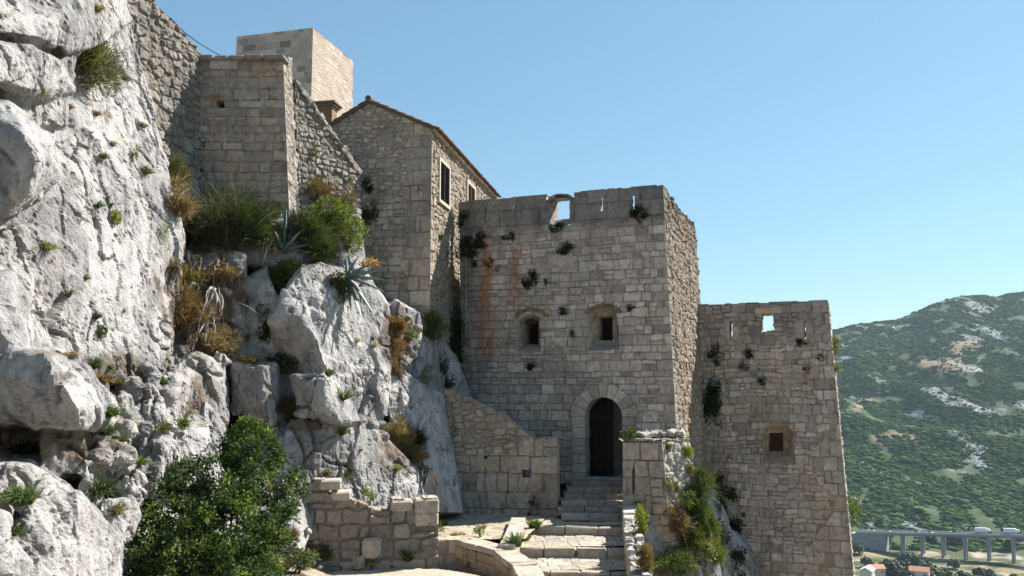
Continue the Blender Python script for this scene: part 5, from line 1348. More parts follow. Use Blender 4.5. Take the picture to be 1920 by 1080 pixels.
T('fine', 648, 385, 56, 50, 'purplish dead bush under the sloping wall, right of the reddish one', [(.22, .16, .14), (.28, .2, .17), (.17, .12, .1)], 'bush', G3, .7)
T('fine', 595, 490, 90, 70, 'dark green bush on the top edge of the big slab', DARK + GREEN, 'bush', G3, 1.2)
T('fine', 545, 520, 84, 46, 'grass bush with straw heads draped on the crest of the big slab', GREEN + DARK + STRAW[:1], 'bush', G3, 1.3)
T('hang', 518, 545, 72, 90, 'dark green creeper hanging beside the big slab, upper clump', DARK + GREEN, 'plant', G3, 1.2)
T('hang', 505, 590, 56, 90, 'dark green creeper hanging beside the big slab, lower clump', DARK + GREEN, 'plant', G3, 1.)
T('hang', 635, 545, 64, 90, 'green plant hanging down the slab under the leaning agave', GREEN + DARK + DRY[:1], 'plant', G3, 1.3)
T('tuft', 465, 680, 90, 40, 'olive grass along the top edge of the squared boulder', OLIVE + DRY, 'grass', G3, 1.4)
T('hang', 530, 665, 60, 50, 'dark grey-green weeds in the cleft right of the squared boulder', DARK + SAGE, 'plant', G3, .8)
T('fine', 552, 785, 72, 64, 'orange dry bush with green base between the boulders and the lower slab', DRY + DRY + GREEN, 'bush', G3, 1.5)
T('tuft', 595, 785, 40, 34, 'green grass right of the orange bush between the boulders', GREEN, 'grass', G3, .8)
T('tuft', 615, 702, 44, 34, 'green tuft on the top of the right boulder', GREEN, 'grass', G3, 1.)
T('tuft', 642, 750, 26, 56, 'sprig of green and pink stalks on the big slab', GREEN + RUSTY[:1], 'grass', G3, .5)
T('tuft', 668, 640, 26, 20, 'small pale tuft in the diagonal crack of the big slab', STRAW, 'grass', G3, .4)
T('tuft', 700, 650, 20, 20, 'small yellow tuft near the right edge of the big slab', YELLOW + STRAW, 'grass', G3, .4)
T('tuft', 640, 815, 30, 34, 'green tuft in the crack between the big and the lower slab', GREEN + OLIVE, 'grass', G3, .7)
T('tuft', 612, 890, 30, 28, 'brown tuft on the lower slab above the squared block wall', OLIVE + DRY, 'grass', G3, .6)
T('tuft', 650, 893, 22, 24, 'green tuft in the runnel of the lower slab', GREEN, 'grass', G3, .6)
T('bush', 692, 948, 30, 44, 'fresh green weed behind the squared block wall', GREEN + LIME, 'plant', G3, .3)
T('tuft', 743, 882, 22, 20, 'yellow-green tuft on the right end of the lower slab', LIME, 'grass', G3, .6)
T('tuft', 675, 845, 14, 12, 'tiny olive tuft in the middle of the lower slab', OLIVE, 'grass', G3, .3)
# --- gully by the house
T('fine', 742, 622, 44, 40, 'rust orange bush high in the gully under the house', RUSTY + DRY, 'bush', G3, 1.)
T('fine', 735, 660, 42, 60, 'rust orange bush in the gully, middle of the three', RUSTY + DRY, 'bush', G3, 1.1)
T('fine', 736, 698, 32, 34, 'rust orange bush in the gully, lowest of the three', DRY, 'bush', G3, .9)
T('cushion', 765, 640, 40, 44, 'green cushion right of the rust orange bushes', GREEN + YELLOW, 'plant', G3, .6)
T('tuft', 763, 600, 18, 18, 'small green sprig on the rock at the house foot', GREEN, 'grass', G3, .5)
T('fine', 805, 628, 66, 64, 'green broom bush at the corner of the house foot', GREEN + OLIVE, 'bush', G3, 1.6)
T('hang', 845, 640, 80, 150, 'large nearly black bush hanging between house and gate tower', DARK, 'bush', G3, 2.6)
T('hang', 828, 690, 44, 90, 'trailing dark end of the bush below the house corner', DARK, 'plant', G3, 1.2)
T('bush', 800, 725, 36, 44, 'grey-green sage clump beside the barbican wall top', SAGE, 'plant', G3, .5)
T('fine', 742, 828, 74, 66, 'straw yellow dry bush in the gully above the lower slab', DRY + STRAW + YELLOW, 'bush', G3, 1.4)
T('tuft', 722, 800, 56, 66, 'thin stalks standing in the gully right of the big slab', OLIVE + STRAW, 'grass', G3, .6)
T('fine', 772, 862, 52, 36, 'orange dry bush just above the dead agave', DRY, 'bush', G3, .9)
T('fine', 780, 835, 40, 44, 'dark shaded bush behind the orange one in the gully', DARK, 'bush', G3, .9)
# --- plants on walls
for (px, py, w, h, lab, cols, kd, de) in (
    (874, 465, 44, 60, 'largest dark plant in the upper left corner of the gate tower front', DARK, 'hang', 1.3),
    (906, 446, 36, 36, 'dark plant under the leftmost slit of the gate tower', DARK, 'hang', .9),
    (957, 440, 28, 24, 'dark tuft under the second slit of the gate tower', DARK, 'hang', .7),
    (873, 410, 30, 40, 'dark plant on the parapet beside the house', DARK, 'hang', .6),
    (919, 488, 24, 20, 'small dark tuft on the upper rust streak', DARK, 'hang', .5),
    (935, 500, 16, 16, 'smallest dark tuft right beside the upper rust streak', DARK, 'hang', .4),
    (892, 492, 18, 16, 'tiny dark tuft in the upper left of the gate tower', DARK, 'hang', .4),
    (1064, 466, 40, 24, 'grey-green plant over the oval tablet of the gate tower', DARK + SAGE[:1], 'hang', .8),
    (996, 522, 32, 42, 'dark plant right of the second rust streak', DARK, 'hang', 1.),
    (1027, 525, 14, 18, 'small dark sprig below the oval tablet', DARK + SAGE[:1], 'hang', .3),
    (1200, 398, 34, 34, 'round dark plant under the rightmost slit of the gate tower', DARK + OLIVE[:1], 'hang', 1.2),
    (1046, 424, 36, 18, 'dark plant on the sill of the broken crenel', DARK, 'hang', .6),
    (1060, 580, 26, 16, 'grey weed on the wall between the two gate tower windows', DARK + SAGE, 'hang', .4),
    (1183, 574, 18, 14, 'dark weed right of the right gate tower window', DARK, 'hang', .3),
    (1075, 622, 14, 20, 'grey weed left of the right gate tower window', SAGE, 'hang', .3),
    (998, 598, 40, 18, 'brown twiggy growth over the left gate tower window', OLIVE + RUSTY, 'hang', .4),
    (1000, 685, 22, 18, 'dark weed below the left gate tower window', DARK, 'hang', .4),
    (1336, 735, 52, 120, 'big black-green patch hanging on the left of the side tower', DARK, 'hang', 3.0),
    (1340, 652, 30, 34, 'dark weed above the big patch on the side tower', DARK, 'hang', .6),
    (1348, 672, 22, 26, 'olive weed touching the top of the big patch on the side tower', OLIVE, 'hang', .4),
    (1408, 660, 26, 18, 'dark weed left below the square gap of the side tower', DARK, 'hang', .5),
    (1397, 684, 22, 22, 'dark weed in the upper middle of the side tower', DARK, 'hang', .4),
    (1504, 640, 22, 16, 'dark weed below the right slit of the side tower', DARK, 'hang', .4),
    (1540, 668, 22, 22, 'dark weed near the upper right edge of the side tower', DARK, 'hang', .4),
    (1432, 712, 20, 14, 'dark weed in the middle of the side tower wall', DARK, 'hang', .4),
    (1512, 690, 16, 16, 'dark weed on the large right stones of the side tower', DARK, 'hang', .3),
    (690, 345, 22, 30, 'dark plant where the sloping wall meets the house', DARK, 'hang', .6),
    (697, 390, 34, 60, 'dark leafy climber in the corner between sloping wall and house', DARK + GREEN[:1], 'hang', .8),
    (655, 335, 14, 14, 'small green sprig near the low end of the sloping wall', GREEN, 'hang', .3),
    (824, 442, 16, 16, 'pale tuft on the sunlit side of the house', SAGE, 'hang', .3),
    (836, 472, 16, 18, 'pale green tuft lower on the sunlit side of the house', SAGE + YELLOW[:1], 'hang', .3),
    (376, 285, 22, 90, 'dark creeper in the corner of the left wall and the bastion', DARK, 'hang', .8),
    (1002, 945, 26, 50, 'dark weed at the foot of the right end of the barbican wall', DARK, 'hang', .7),
    (585, 282, 26, 22, 'yellow lichen-like weed on the sloping wall', YELLOW, 'hang', .4),
    (232, 148, 18, 16, 'pale weed on the left rubble wall', SAGE, 'hang', .3),
):
    T(kd, px, py, w, h, lab, cols, 'plant', G2, de)
T('cushion', 1563, 668, 26, 44, 'yellow-green bush on the outer edge of the side tower, upper one', YELLOW + OLIVE, 'bush', G2, .8, D=33.2)
T('cushion', 1566, 700, 18, 26, 'small yellow-green bush on the outer edge of the side tower, lower one', YELLOW + OLIVE, 'bush', G2, .4, D=33.0)
T('bush', 1603, 985, 34, 66, 'fresh green bush at the lower outer edge of the side tower', GREEN + LIME, 'bush', G2, .9, D=32.8)
# --- pier and below
T('cushion', 1180, 826, 34, 30, 'dark green plant on the left top of the pier', GREEN + DARK, 'plant', G4, .7)
T('cushion', 1254, 845, 14, 14, 'small yellow cushion high on the sunlit pier flank', YELLOW, 'plant', G4, .3)
T('cushion', 1286, 858, 26, 28, 'lime cushion at the top right of the pier flank', LIME, 'plant', G4, .6)
T('cushion', 1292, 886, 20, 20, 'olive yellow cushion under the lime one on the pier flank', YELLOW + OLIVE, 'plant', G4, .4)
T('cushion', 1252, 920, 24, 26, 'pale yellow-green plant on the left of the pier flank', SAGE + YELLOW, 'plant', G4, .4)
T('cushion', 1266, 924, 18, 22, 'olive cushion in the middle of the pier flank', OLIVE, 'plant', G4, .3)
T('fine', 1303, 925, 66, 70, 'feathery green fennel bush on the right edge of the pier flank', GREEN + OLIVE, 'bush', G4, 1.5)
T('fine', 1298, 965, 56, 70, 'deep green feathery bush below the fennel', GREEN, 'bush', G4, 1.5)
T('fine', 1266, 985, 52, 56, 'orange dry bush amid the green below the pier', DRY, 'bush', G4, 1.2)
T('bush', 1275, 955, 60, 34, 'green leafy creeper crossing the pier flank', GREEN + YELLOW, 'plant', G4, .5)
T('fine', 1318, 1010, 44, 70, 'tall lime feathery bush on the outer edge below the pier', LIME + GREEN, 'bush', G4, 1.5)
T('fine', 1288, 1025, 60, 60, 'round green feathery bush below the orange dry bush', GREEN + OLIVE, 'bush', G4, 1.4)
T('fine', 1265, 1070, 70, 60, 'pale green feathery bush at the bottom, right of the parapet', GREEN + SAGE, 'bush', G4, 1.5)
T('bush', 1310, 1060, 60, 50, 'straw and green flowering weed at the bottom below the pier', STRAW + GREEN, 'plant', G4, .8)
T('fine', 1340, 1045, 40, 50, 'green bush at the lower right of the outcrop', GREEN + LIME, 'bush', G4, 1.)
T('bush', 1235, 1078, 80, 40, 'broad leaved green weed at the bottom edge beside the parapet', GREEN, 'plant', G4, .7)
T('cushion', 1205, 1000, 30, 66, 'bright lime spurge standing behind the parapet', LIME, 'bush', G4, 1.2)
T('fine', 1212, 1070, 30, 66, 'yellow dry grass behind the lower parapet', DRY + YELLOW, 'grass', G4, .8)
T('hang', 1198, 945, 18, 22, 'dark weed in the corner of pier and parapet', DARK, 'plant', G4, .3)
T('hang', 1365, 935, 50, 56, 'dark bush at the shaded foot of the side tower, upper one', DARK, 'bush', G4, 1.2)
T('hang', 1388, 1000, 56, 60, 'dark bush at the shaded foot of the side tower, lower one', DARK, 'bush', G4, 1.2)
T('hang', 1340, 1000, 50, 70, 'dark trailing plant added to darken the shaded slope right of the green bushes', DARK, 'plant', G4, 1.)  # this and the next two plants are added to deepen the slope's shade
T('hang', 1378, 1050, 60, 60, 'dark trailing plant added to darken the bottom of the shaded slope', DARK + GREEN[:1], 'plant', G4, 1.)
T('hang', 1345, 900, 40, 44, 'dark plant added to darken the top of the shaded slope beside the pier', DARK, 'plant', G4, .8)
T('bush', 1350, 960, 20, 44, 'thin dark plant on the shaded slope under the side tower', DARK, 'plant', G4, .3)
# --- steps and terrace
G5 = 'weeds along the steps and terrace'
T('tuft', 1002, 990, 44, 36, 'green grass clump at the left end of the second broad step', GREEN, 'grass', G5, 1.1)
T('tuft', 968, 1024, 44, 46, 'green grass clump at the left end of the third broad step', GREEN + SAGE, 'grass', G5, 1.2)
T('tuft', 1080, 1040, 40, 16, 'thin grass in the middle of the third step riser', GREEN, 'grass', G5, .5)
T('tuft', 986, 1012, 36, 24, 'yellowed grass beside the kerb and the third step', STRAW + YELLOW, 'grass', G5, .7)
T('bush', 897, 1006, 26, 20, 'small bright green weed on the terrace edge', GREEN + LIME, 'plant', G5, .25)
T('tuft', 905, 990, 34, 20, 'straw grass on the terrace near its front edge', STRAW, 'grass', G5, .5)
T('tuft', 860, 1004, 80, 16, 'low dry grass along the front edge of the terrace', STRAW + YELLOW, 'grass', G5, .9)
T('tuft', 832, 985, 26, 28, 'green grass against the right end of the block wall', GREEN, 'grass', G5, .8)
T('bush', 826, 1002, 16, 26, 'little green weed at the corner of the terrace wall', GREEN, 'plant', G5, .2)
T('tuft', 765, 1050, 36, 46, 'shaded green grass left of the terrace wall', GREEN + DARK, 'grass', G5, .8)
T('tuft', 690, 1062, 30, 36, 'thin weed before the block wall', GREEN + STRAW, 'grass', G5, .4)
T('tuft', 880, 1060, 26, 20, 'straw weed at the foot of the terrace wall', STRAW, 'grass', G5, .3)
for i, (px, py, w, h, lab, cols, kd) in enumerate((
    (520, 1065, 70, 60, 'dry orange grass at the right foot of the big shrub', DRY + STRAW, 'tuft'), (580, 1035, 56, 40, 'straw grass on the bank under the block wall', STRAW + DRY, 'tuft'),
    (560, 1075, 70, 46, 'sage green weed at the bottom beside the path', SAGE + GREEN, 'bush'), (480, 1075, 80, 60, 'sage green weed at the bottom under the big shrub', SAGE + GREEN, 'bush'),
    (545, 1010, 44, 60, 'tall dry stalks between the big shrub and the block wall', DRY + OLIVE, 'tuft'), (610, 1050, 40, 30, 'low green weed left of the pale path', GREEN + SAGE, 'bush'),
    (440, 800, 46, 70, 'dry stalks above the big shrub in front of the dark cleft', DRY + OLIVE, 'tuft'), (490, 800, 50, 40, 'rusty dry tuft over the top of the big shrub', RUSTY, 'tuft'))):
    T(kd, px, py, w, h, lab, cols, 'grass' if kd == 'tuft' else 'plant', G5, .9)
# fern at the bottom
def fern(px, py, lab, n=7):
    g = np.random.default_rng(int(px)); P, nn = hit(px, py); v = Veg(); mb = MB()
    for k in range(n):
        a = g.uniform(0, 6.28); d = nrm(A(math.cos(a), math.sin(a) - .5, .5)); L = g.uniform(.5, .9); pts = []
        for t in np.linspace(0, 1, 18):
            q = P + d * L * t - Z * .45 * L * t * t; pts.append(q)
            s = nrm(np.cross(d, Z)); l = .16 * (1 - abs(t - .35)) * (1 - t * .7)
            v.leaves(np.array([q, q]), np.array([s + d * .5, -s + d * .5]), l, pal(g, 2, LIME[:3] + GREEN), g, .3)
        mb.tube(pts[::3], .006, 4, A(.12, .15, .05))
    o = v.build('fern', M_LEAF, loc=P); tag(o, lab, 'fern', G4); mb.V = [x - P for x in mb.V]; st = mb.build('frond_stem', M_TWIG); st.parent = o
fern(1275, 1076, 'green fern with arching fronds at the bottom right of the parapet')

# big broad-leaved shrub
def big_shrub():
    g = np.random.default_rng(99); base = at(420, 1110, 16.9)
    lob = [(400, 905, 17.4, 66), (470, 865, 17.7, 56), (468, 822, 17.9, 30), (330, 945, 16.8, 58), (285, 1000, 16.3, 44), (425, 990, 16.6, 86), (345, 1050, 16.0, 80), (500, 930, 17.3, 55), (540, 905, 17.6, 26), (480, 1045, 16.4, 62), (572, 925, 17.8, 13), (545, 960, 17.3, 24), (300, 1080, 15.8, 60), (505, 868, 17.9, 24), (420, 1085, 15.9, 80), (260, 1050, 15.9, 34), (440, 845, 17.8, 34)]
    C = np.array([at(*l[:3]) for l in lob]); Rr = np.array([l[3] * l[2] / FPX for l in lob]); w = Rr ** 2; w /= w.sum()
    n = 36000; k = g.choice(len(lob), n, p=w)
    ncl = 700; kc = g.choice(len(lob), ncl, p=w); dc = unit(g, ncl); cc = C[kc] + dc * (Rr[kc] * (.55 + .5 * g.random(ncl) ** .5))[:, None]
    ci = g.integers(0, ncl, n); q = cc[ci] + unit(g, n) * (g.random(n) ** .5 * .17)[:, None]
    ddir = rown(dc[ci] * .8 + unit(g, n) * .8 + A(.1, 0, -.25))
    v = Veg(); tone = g.random(ncl)[ci]
    col = pal(g, n, [(.03, .06, .014), (.05, .09, .02), (.075, .125, .028)], .25); col = np.where((tone > .78)[:, None], pal(g, n, [(.13, .20, .035), (.19, .27, .05)], .15), col)
    v.leaves(q, ddir, g.uniform(.05, .13, n), col, g, .42)
    root = empty('leafy_shrub', base, 'large leafy green shrub in front of the cliff at the lower left', 'shrub')
    v.build('foliage', M_LEAF, parent=root)
    mb = MB()
    for j in range(len(lob)):
        p1_ = base * .55 + C[j] * .45 + unit(g, 1)[0] * .15
        mb.tube([base + unit(g, 1)[0] * .1 * A(1, 1, 0), p1_, C[j]], [.035, .022, .008], 6, A(.18, .14, .10))
        for e in range(4): mb.tube([C[j], C[j] + unit(g, 1)[0] * Rr[j] * .8], [.008, .003], 4, A(.2, .16, .1))
    mb.build('branches', M_TWIG, root)
big_shrub()

# agaves: thick channelled leaves
def agave_leaf(mb, P, d, L, w, g, col, droop=.3, side=None, curl=0):
    d = nrm(d); s = nrm(np.cross(d, Z)) if side is None else side; n = 9; pts = []
    prof = [.62, .8, .95, 1., .93, .78, .56, .3, .02]; V = []; prev = None
    for i in range(n):
        t = i / (n - 1); c = P + d * L * t + Z * (-droop * t * t * L) + s * curl * math.sin(t * 4) * L * .1
        tg = nrm(d - Z * 2 * droop * t); up = nrm(np.cross(s, tg)); up = up if up[2] > -.2 else up
        ww = w * prof[i]
        V += [c - s * ww + up * ww * .45, c - up * ww * .12, c + s * ww + up * ww * .45, c - up * ww * (.42 + .2)]
    F = []
    for i in range(n - 1):
        a, b = i * 4, (i + 1) * 4
        for k in range(4): F.append((a + k, a + (k + 1) % 4, b + (k + 1) % 4, b + k))
    C = np.tile(A(*col), (len(V), 1)); C[::4] *= 1.35; C[2::4] *= 1.35; C[-4:] *= .5
    mb.add(np.array(V), F, C)
def agave(px, py, D, leaves, lab, flower=False):
    g = np.random.default_rng(int(px)); P = at(px, py, D) if D else hit(px, py)[0]; mb = MB()
    for (dx, dy, dz, L, w, dr) in leaves:
        agave_leaf(mb, P, A(dx, dy, dz), L, w, g, A(.16, .225, .205) * g.uniform(.75, 1.25), dr)
    mb.V = [v - P for v in mb.V]; o = mb.build('agave', M_FLESH, smooth=True, loc=None); o.location = P; tag(o, lab, 'agave', 'agaves on the cliff')
    return o
P0, _ = hit(532, 470); D0 = P0[1] - .1
agave(532, 474, D0, [(-.12, .1, 1, 1.25, .07, .02), (.05, -.1, 1, 1.3, .075, .0), (.22, .2, 1, 1.1, .07, .05), (.55, -.2, .75, 1.0, .065, .15), (.85, .1, .5, .95, .06, .25), (-.5, -.2, .8, .8, .06, .2), (.8, -.4, .25, .8, .055, .3), (-.8, -.3, .4, .7, .055, .35), (.4, -.7, .55, .7, .06, .25), (-.2, -.6, .8, .8, .06, .1)], 'upright blue-green agave in front of the bastion corner')
P0, _ = hit(655, 520); D0 = P0[1] - .25
agb = agave(650, 520, D0, [(1, -.1, .28, 1.35, .085, .12), (1, .2, .05, 1.25, .08, .12), (.95, -.3, -.25, 1.3, .075, .15), (.75, -.3, -.8, 1.35, .07, .15), (.45, -.3, -1, 1.5, .065, .05), (.9, -.2, .55, .9, .08, .1), (.5, -.2, .9, .75, .06, .05), (-.3, -.5, .4, .6, .05, .4), (.6, .4, .4, .9, .07, .1), (.25, -.5, -1, 1.1, .05, .1), (.05, -.4, .9, .6, .05, .05)], 'blue-green agave leaning out to the right over the big slab')
v = Veg(); g = np.random.default_rng(3); c = at(692, 492, D0 - .1); k = 160
v.blades(c + unit(g, k) * A(.22, .1, .09), unit(g, k) + A(.6, 0, .1), g.uniform(.08, .2, k), .012, pal(g, k, [(.55, .33, .14), (.48, .27, .10), (.6, .42, .22)]), g, .2)
o = v.build('dry_flower', M_GRASS, parent=agb); o.parent = agb
o.data.transform(__import__('mathutils').Matrix.Translation(-Vector(tuple(agb.location)))) if np.linalg.norm(np.array(o.data.vertices[0].co)) > 5 else None
# dead agaves: bleached drooping strips
def dead_agave(px, py, n, L0, lab, col=(.46, .41, .36), dark=False):
    g = np.random.default_rng(int(px + py)); P, nn = hit(px, py); P = P + A(.05, -.15, .1); mb = MB()
    for k in range(n):
        a = g.uniform(-1.4, 1.4); d = nrm(A(math.sin(a) * g.uniform(.3, 1), -.5 - .5 * g.random(), g.uniform(-.2, .7)))
        L = L0 * g.uniform(.6, 1.2); pts = []; w0 = g.uniform(.03, .06); c = A(*col) * g.uniform(.55, 1.2)
        if g.random() < .25: c = A(.40, .27, .16) * g.uniform(.6, 1.1)
        s = nrm(np.cross(d, Z) + .5 * unit(g, 1)[0]); V = []; m = 9; o_ = P + unit(g, 1)[0] * .12
        for i in range(m):
            t = i / (m - 1); q = o_ + d * L * t * (1 - .35 * t) - Z * L * 1.0 * t * t + s * .05 * math.sin(5 * t + k); tw = s * math.cos(t * 2.2 * (k % 3)) + nrm(np.cross(s, d)) * math.sin(t * 2.2 * (k % 3))
            ww = w0 * (1 - .8 * t ** 2); V += [q - tw * ww, q + d * .02 + Z * .02, q + tw * ww, q - d * .02 - Z * .02]
        F = [(i * 4 + k2, i * 4 + (k2 + 1) % 4, (i + 1) * 4 + (k2 + 1) % 4, (i + 1) * 4 + k2) for i in range(m - 1) for k2 in range(4)]
        mb.add(np.array(V), F, c)
    mb.V = [v - P for v in mb.V]; o = mb.build('dead_agave', M_TWIG, smooth=True); o.location = P; tag(o, lab, 'dead agave', 'dead agaves in the recess')
dead_agave(402, 555, 16, .95, 'bleached dead agave whose long leaves hang down in the recess')
dead_agave(362, 545, 12, .6, 'smaller bleached dead agave at the left of the recess')
dead_agave(375, 500, 14, .5, 'heap of grey dead agave leaves at the top of the recess')
dead_agave(335, 505, 10, .45, 'grey dead agave leaves piled against the slab edge')
dead_agave(388, 600, 14, .8, 'long bleached leaf strips at the bottom of the dead agave')
dead_agave(350, 488, 16, .45, 'dry dead agave leaves in the shade below the juniper')
dead_agave(410, 505, 14, .4, 'brown litter of dead agave leaves on the right of the recess', (.30, .22, .15))
dead_agave(510, 465, 9, .6, 'withered agave leaves under the upright agave')
dead_agave(795, 885, 14, .8, 'dark drooping agave remains at the right end of the lower slab', (.16, .16, .14))
# a long dead leaf over the rock right of the recess
mb = MB(); P, _ = hit(440, 570); agave_leaf(mb, P + A(0, -.15, .05), A(1, -.1, -.15), .95, .035, np.random.default_rng(2), A(.30, .31, .27), .45); mb.V = [v - P for v in mb.V]
o = mb.build('agave_leaf', M_FLESH); o.location = P; tag(o, 'single grey agave leaf lying over the rock right of the dead agaves', 'leaf')
# bare twigs and cables
def line(name, pts, rad, col, lab, cat, mat=None):
    mb = MB(); mb.tube(pts, rad, 5, A(*col)); o = mb.build(name, mat or M_TWIG); tag(o, lab, cat); return o
hp = [hit(px, py)[0] + A(-.02, -.10, 0) for px, py in ((690, 452), (715, 458), (740, 464), (768, 468), (780, 460))]
line('dry_branch', hp, .012, (.42, .38, .33), 'thin pale bare branch lying against the house wall', 'branch')
hp = [hit(px, py)[0] + A(.03, -.08, 0) for px, py in ((853, 392), (862, 397), (868, 402))] + [hit(876, 398)[0] + A(0, -.06, 0)]
line('cable', hp, .012, (.6, .58, .55), 'short pale cable strung from the house to the tower parapet', 'cable')
cbl = [at(322, 36, 24.2), at(345, 60, 25), at(372, 80, 26), at(400, 97, 27), at(430, 112, 28)]
line('cable', cbl, .02, (.10, .16, .30), 'dark blue cable rising from the bastion to the top of the left wall', 'cable')
# loose stones on the bank
def loose(px, py, s, lab, seed, col=(.46, .43, .39), sq=False):
    g = np.random.default_rng(seed); P, _ = hit(px, py); bm = bmesh.new()
    if sq:
        r = bmesh.ops.create_cube(bm, size=1.0)
        for v in bm.verts: v.co = Vector((v.co.x * s * 1.2, v.co.y * s, v.co.z * s * 1.3)) + Vector(g.normal(0, s * .07, 3))
        bmesh.ops.bevel(bm, geom=bm.edges[:], offset=s * .12, segments=2, affect='EDGES')
    else:
        for _ in range(16):
            d = nrm(g.normal(size=3)); bm.verts.new(Vector(d * A(1.2, .9, .7) * s * g.uniform(.45, .62)))
        bmesh.ops.convex_hull(bm, input=bm.verts[:])
        bmesh.ops.bevel(bm, geom=bm.edges[:], offset=s * .06, segments=1, affect='EDGES')
    lo = min(v.co.z for v in bm.verts)
    me = bpy.data.meshes.new('loose_stone'); bm.to_mesh(me); bm.free(); me.materials.append(M_PAVE)
    ca = me.color_attributes.new('Col', 'FLOAT_COLOR', 'POINT'); c = A(*col) * g.uniform(.85, 1.1)
    for d in ca.data: d.color = (*c, 1)
    o = bpy.data.objects.new('loose_stone', me); scene.collection.objects.link(o); o.location = P + A(0, 0, -lo * .8); o.rotation_euler = (0, 0, g.uniform(0, 6)); tag(o, lab, 'stone', 'loose stones on the bank')
loose(697, 1042, .36, 'upright squared pale stone leaning at the foot of the block wall', 1, sq=True)
loose(671, 1064, .24, 'small square stone beside the pale path', 2, sq=True)
loose(556, 1035, .30, 'pale stone beside the dry grass on the bank', 3)
loose(575, 1003, .28, 'white stone at the left foot of the block wall', 4)
loose(600, 1068, .2, 'pebble at the left end of the pale path', 5)
loose(640, 1062, .18, 'flat pebble on the upper rim of the pale path', 6)
loose(618, 1045, .16, 'round pebble on the bank above the path', 7)
loose(540, 1060, .22, 'grey stone at the very foot of the bank', 8)
loose(735, 1060, .16, 'small stone between the path and the terrace wall', 9)
loose(590, 1022, .2, 'reddish stone half way up the bank', 10, (.42, .33, .26))
# ================================================================== THE FAR VALLEY
tab = [(1480, 660), (1565, 620), (1600, 609), (1620, 606), (1650, 603), (1680, 600), (1705, 590), (1730, 580), (1760, 567), (1790, 557), (1812, 554), (1830, 553), (1850, 554), (1870, 556), (1885, 553), (1900, 549), (1920, 546), (1960, 540)]
tq = []; te = []
for px, py in tab:
    d = ray(px, py); tq.append(d[0] / d[1]); te.append(d[2] / d[1])
tq = np.array([-2.0, -.2, .15] + tq + [.75, 1.2, 3.]); te = np.array([.0, .01, .02] + te + [.125, .09, .07])
DR = 1550.
def zfar(q, D):
    q = np.asarray(q, float); D = np.asarray(D, float); x = q * D
    near = -.238 * D
    floor = -125 + 3 * fbm(x / 60, D / 60, 0, 3, 61)
    ez = np.interp(q, tq, te) * DR
    t = np.clip((D - 715) / (DR - 715), 0, 1)
    gul = ridged(x / 210 + D / 500, D / 420 - x / 800, 0, 4, 62) - 1.2
    hill = -124 + (ez + 124) * (t ** 1.12) + 22 * gul * t * (1 - t) * 2.2 + 3 * fbm(x / 40, D / 40, 0, 4, 63) * sstep(0, .08, t) * (1 - .5 * t)
    back = np.where(D > DR, -(D - DR) * .25, 0)
    k = sstep(470, 560, D)
    base = near * (1 - k) + floor * k
    z = np.where(D < 700, base, np.maximum(hill, -126)) + back
    k2 = sstep(690, 730, D); z = np.where((D >= 660) & (D < 760), base * (1 - k2) + np.maximum(hill, -126) * k2, z)
    return np.where(D < 60, np.minimum(z, -14), z)
def rockmask(x, D):
    s = fbm(x / 46 + D / 300, D / 120, 0, 5, 71, .6); b = fbm(x / 260, D / 260, 0, 3, 72)
    return sstep(.20, .46, s + .30 * b)
def tanmask(x, D): return sstep(.42, .60, fbm(x / 110, D / 170, 3, 4, 73) + .08) * (1 - sstep(1250, 1400, D))
qs = np.concatenate([np.linspace(-1.6, .19, 50), np.linspace(.20, .34, 100), np.linspace(.341, .66, 340), np.linspace(.67, 1.8, 60)])
Ds = np.concatenate([np.linspace(50, 460, 40), np.linspace(466, 720, 110), np.linspace(723, 1560, 330), np.linspace(1580, 3400, 40)])
Q, D = np.meshgrid(qs, Ds, indexing='ij'); X = Q * D; Zt = zfar(Q, D)
I = np.arange(Q.size).reshape(Q.shape)
rm = rockmask(X, D); tm = tanmask(X, D)
gr = mixc(np.broadcast_to(A(.045, .085, .027), X.shape + (3,)), A(.085, .115, .042), sstep(-.2, .4, fbm(X / 25, D / 25, 0, 4, 74)))
C = mixc(gr, A(.36, .255, .165), tm * .9)
C = mixc(C, A(.46, .455, .45), rm * (.6 + .4 * rnd((X / 3).astype(int), (D / 5).astype(int), None, 4)))
vf = (D < 715)
cv = mixc(np.broadcast_to(A(.30, .23, .13), X.shape + (3,)), A(.46, .40, .33), sstep(-.05, .3, fbm(X / 30, D / 20, 5, 4, 75)))
cv = mixc(cv, A(.07, .10, .03), sstep(-.2, .2, fbm(X / 22, D / 22, 9, 4, 76)))
C = np.where((vf & (D > 440))[..., None], cv, C)
HS = mk('hillside', np.stack([X, D, Zt], -1).reshape(-1, 3), [np.stack([I[:-1, :-1], I[1:, :-1], I[1:, 1:], I[:-1, 1:]], -1).reshape(-1, 4)], attr_mat('scrub_hillside', .95, .12, .6, 1.5), None, np.clip(C, 0, .9).reshape(-1, 3), True)
struct(HS)
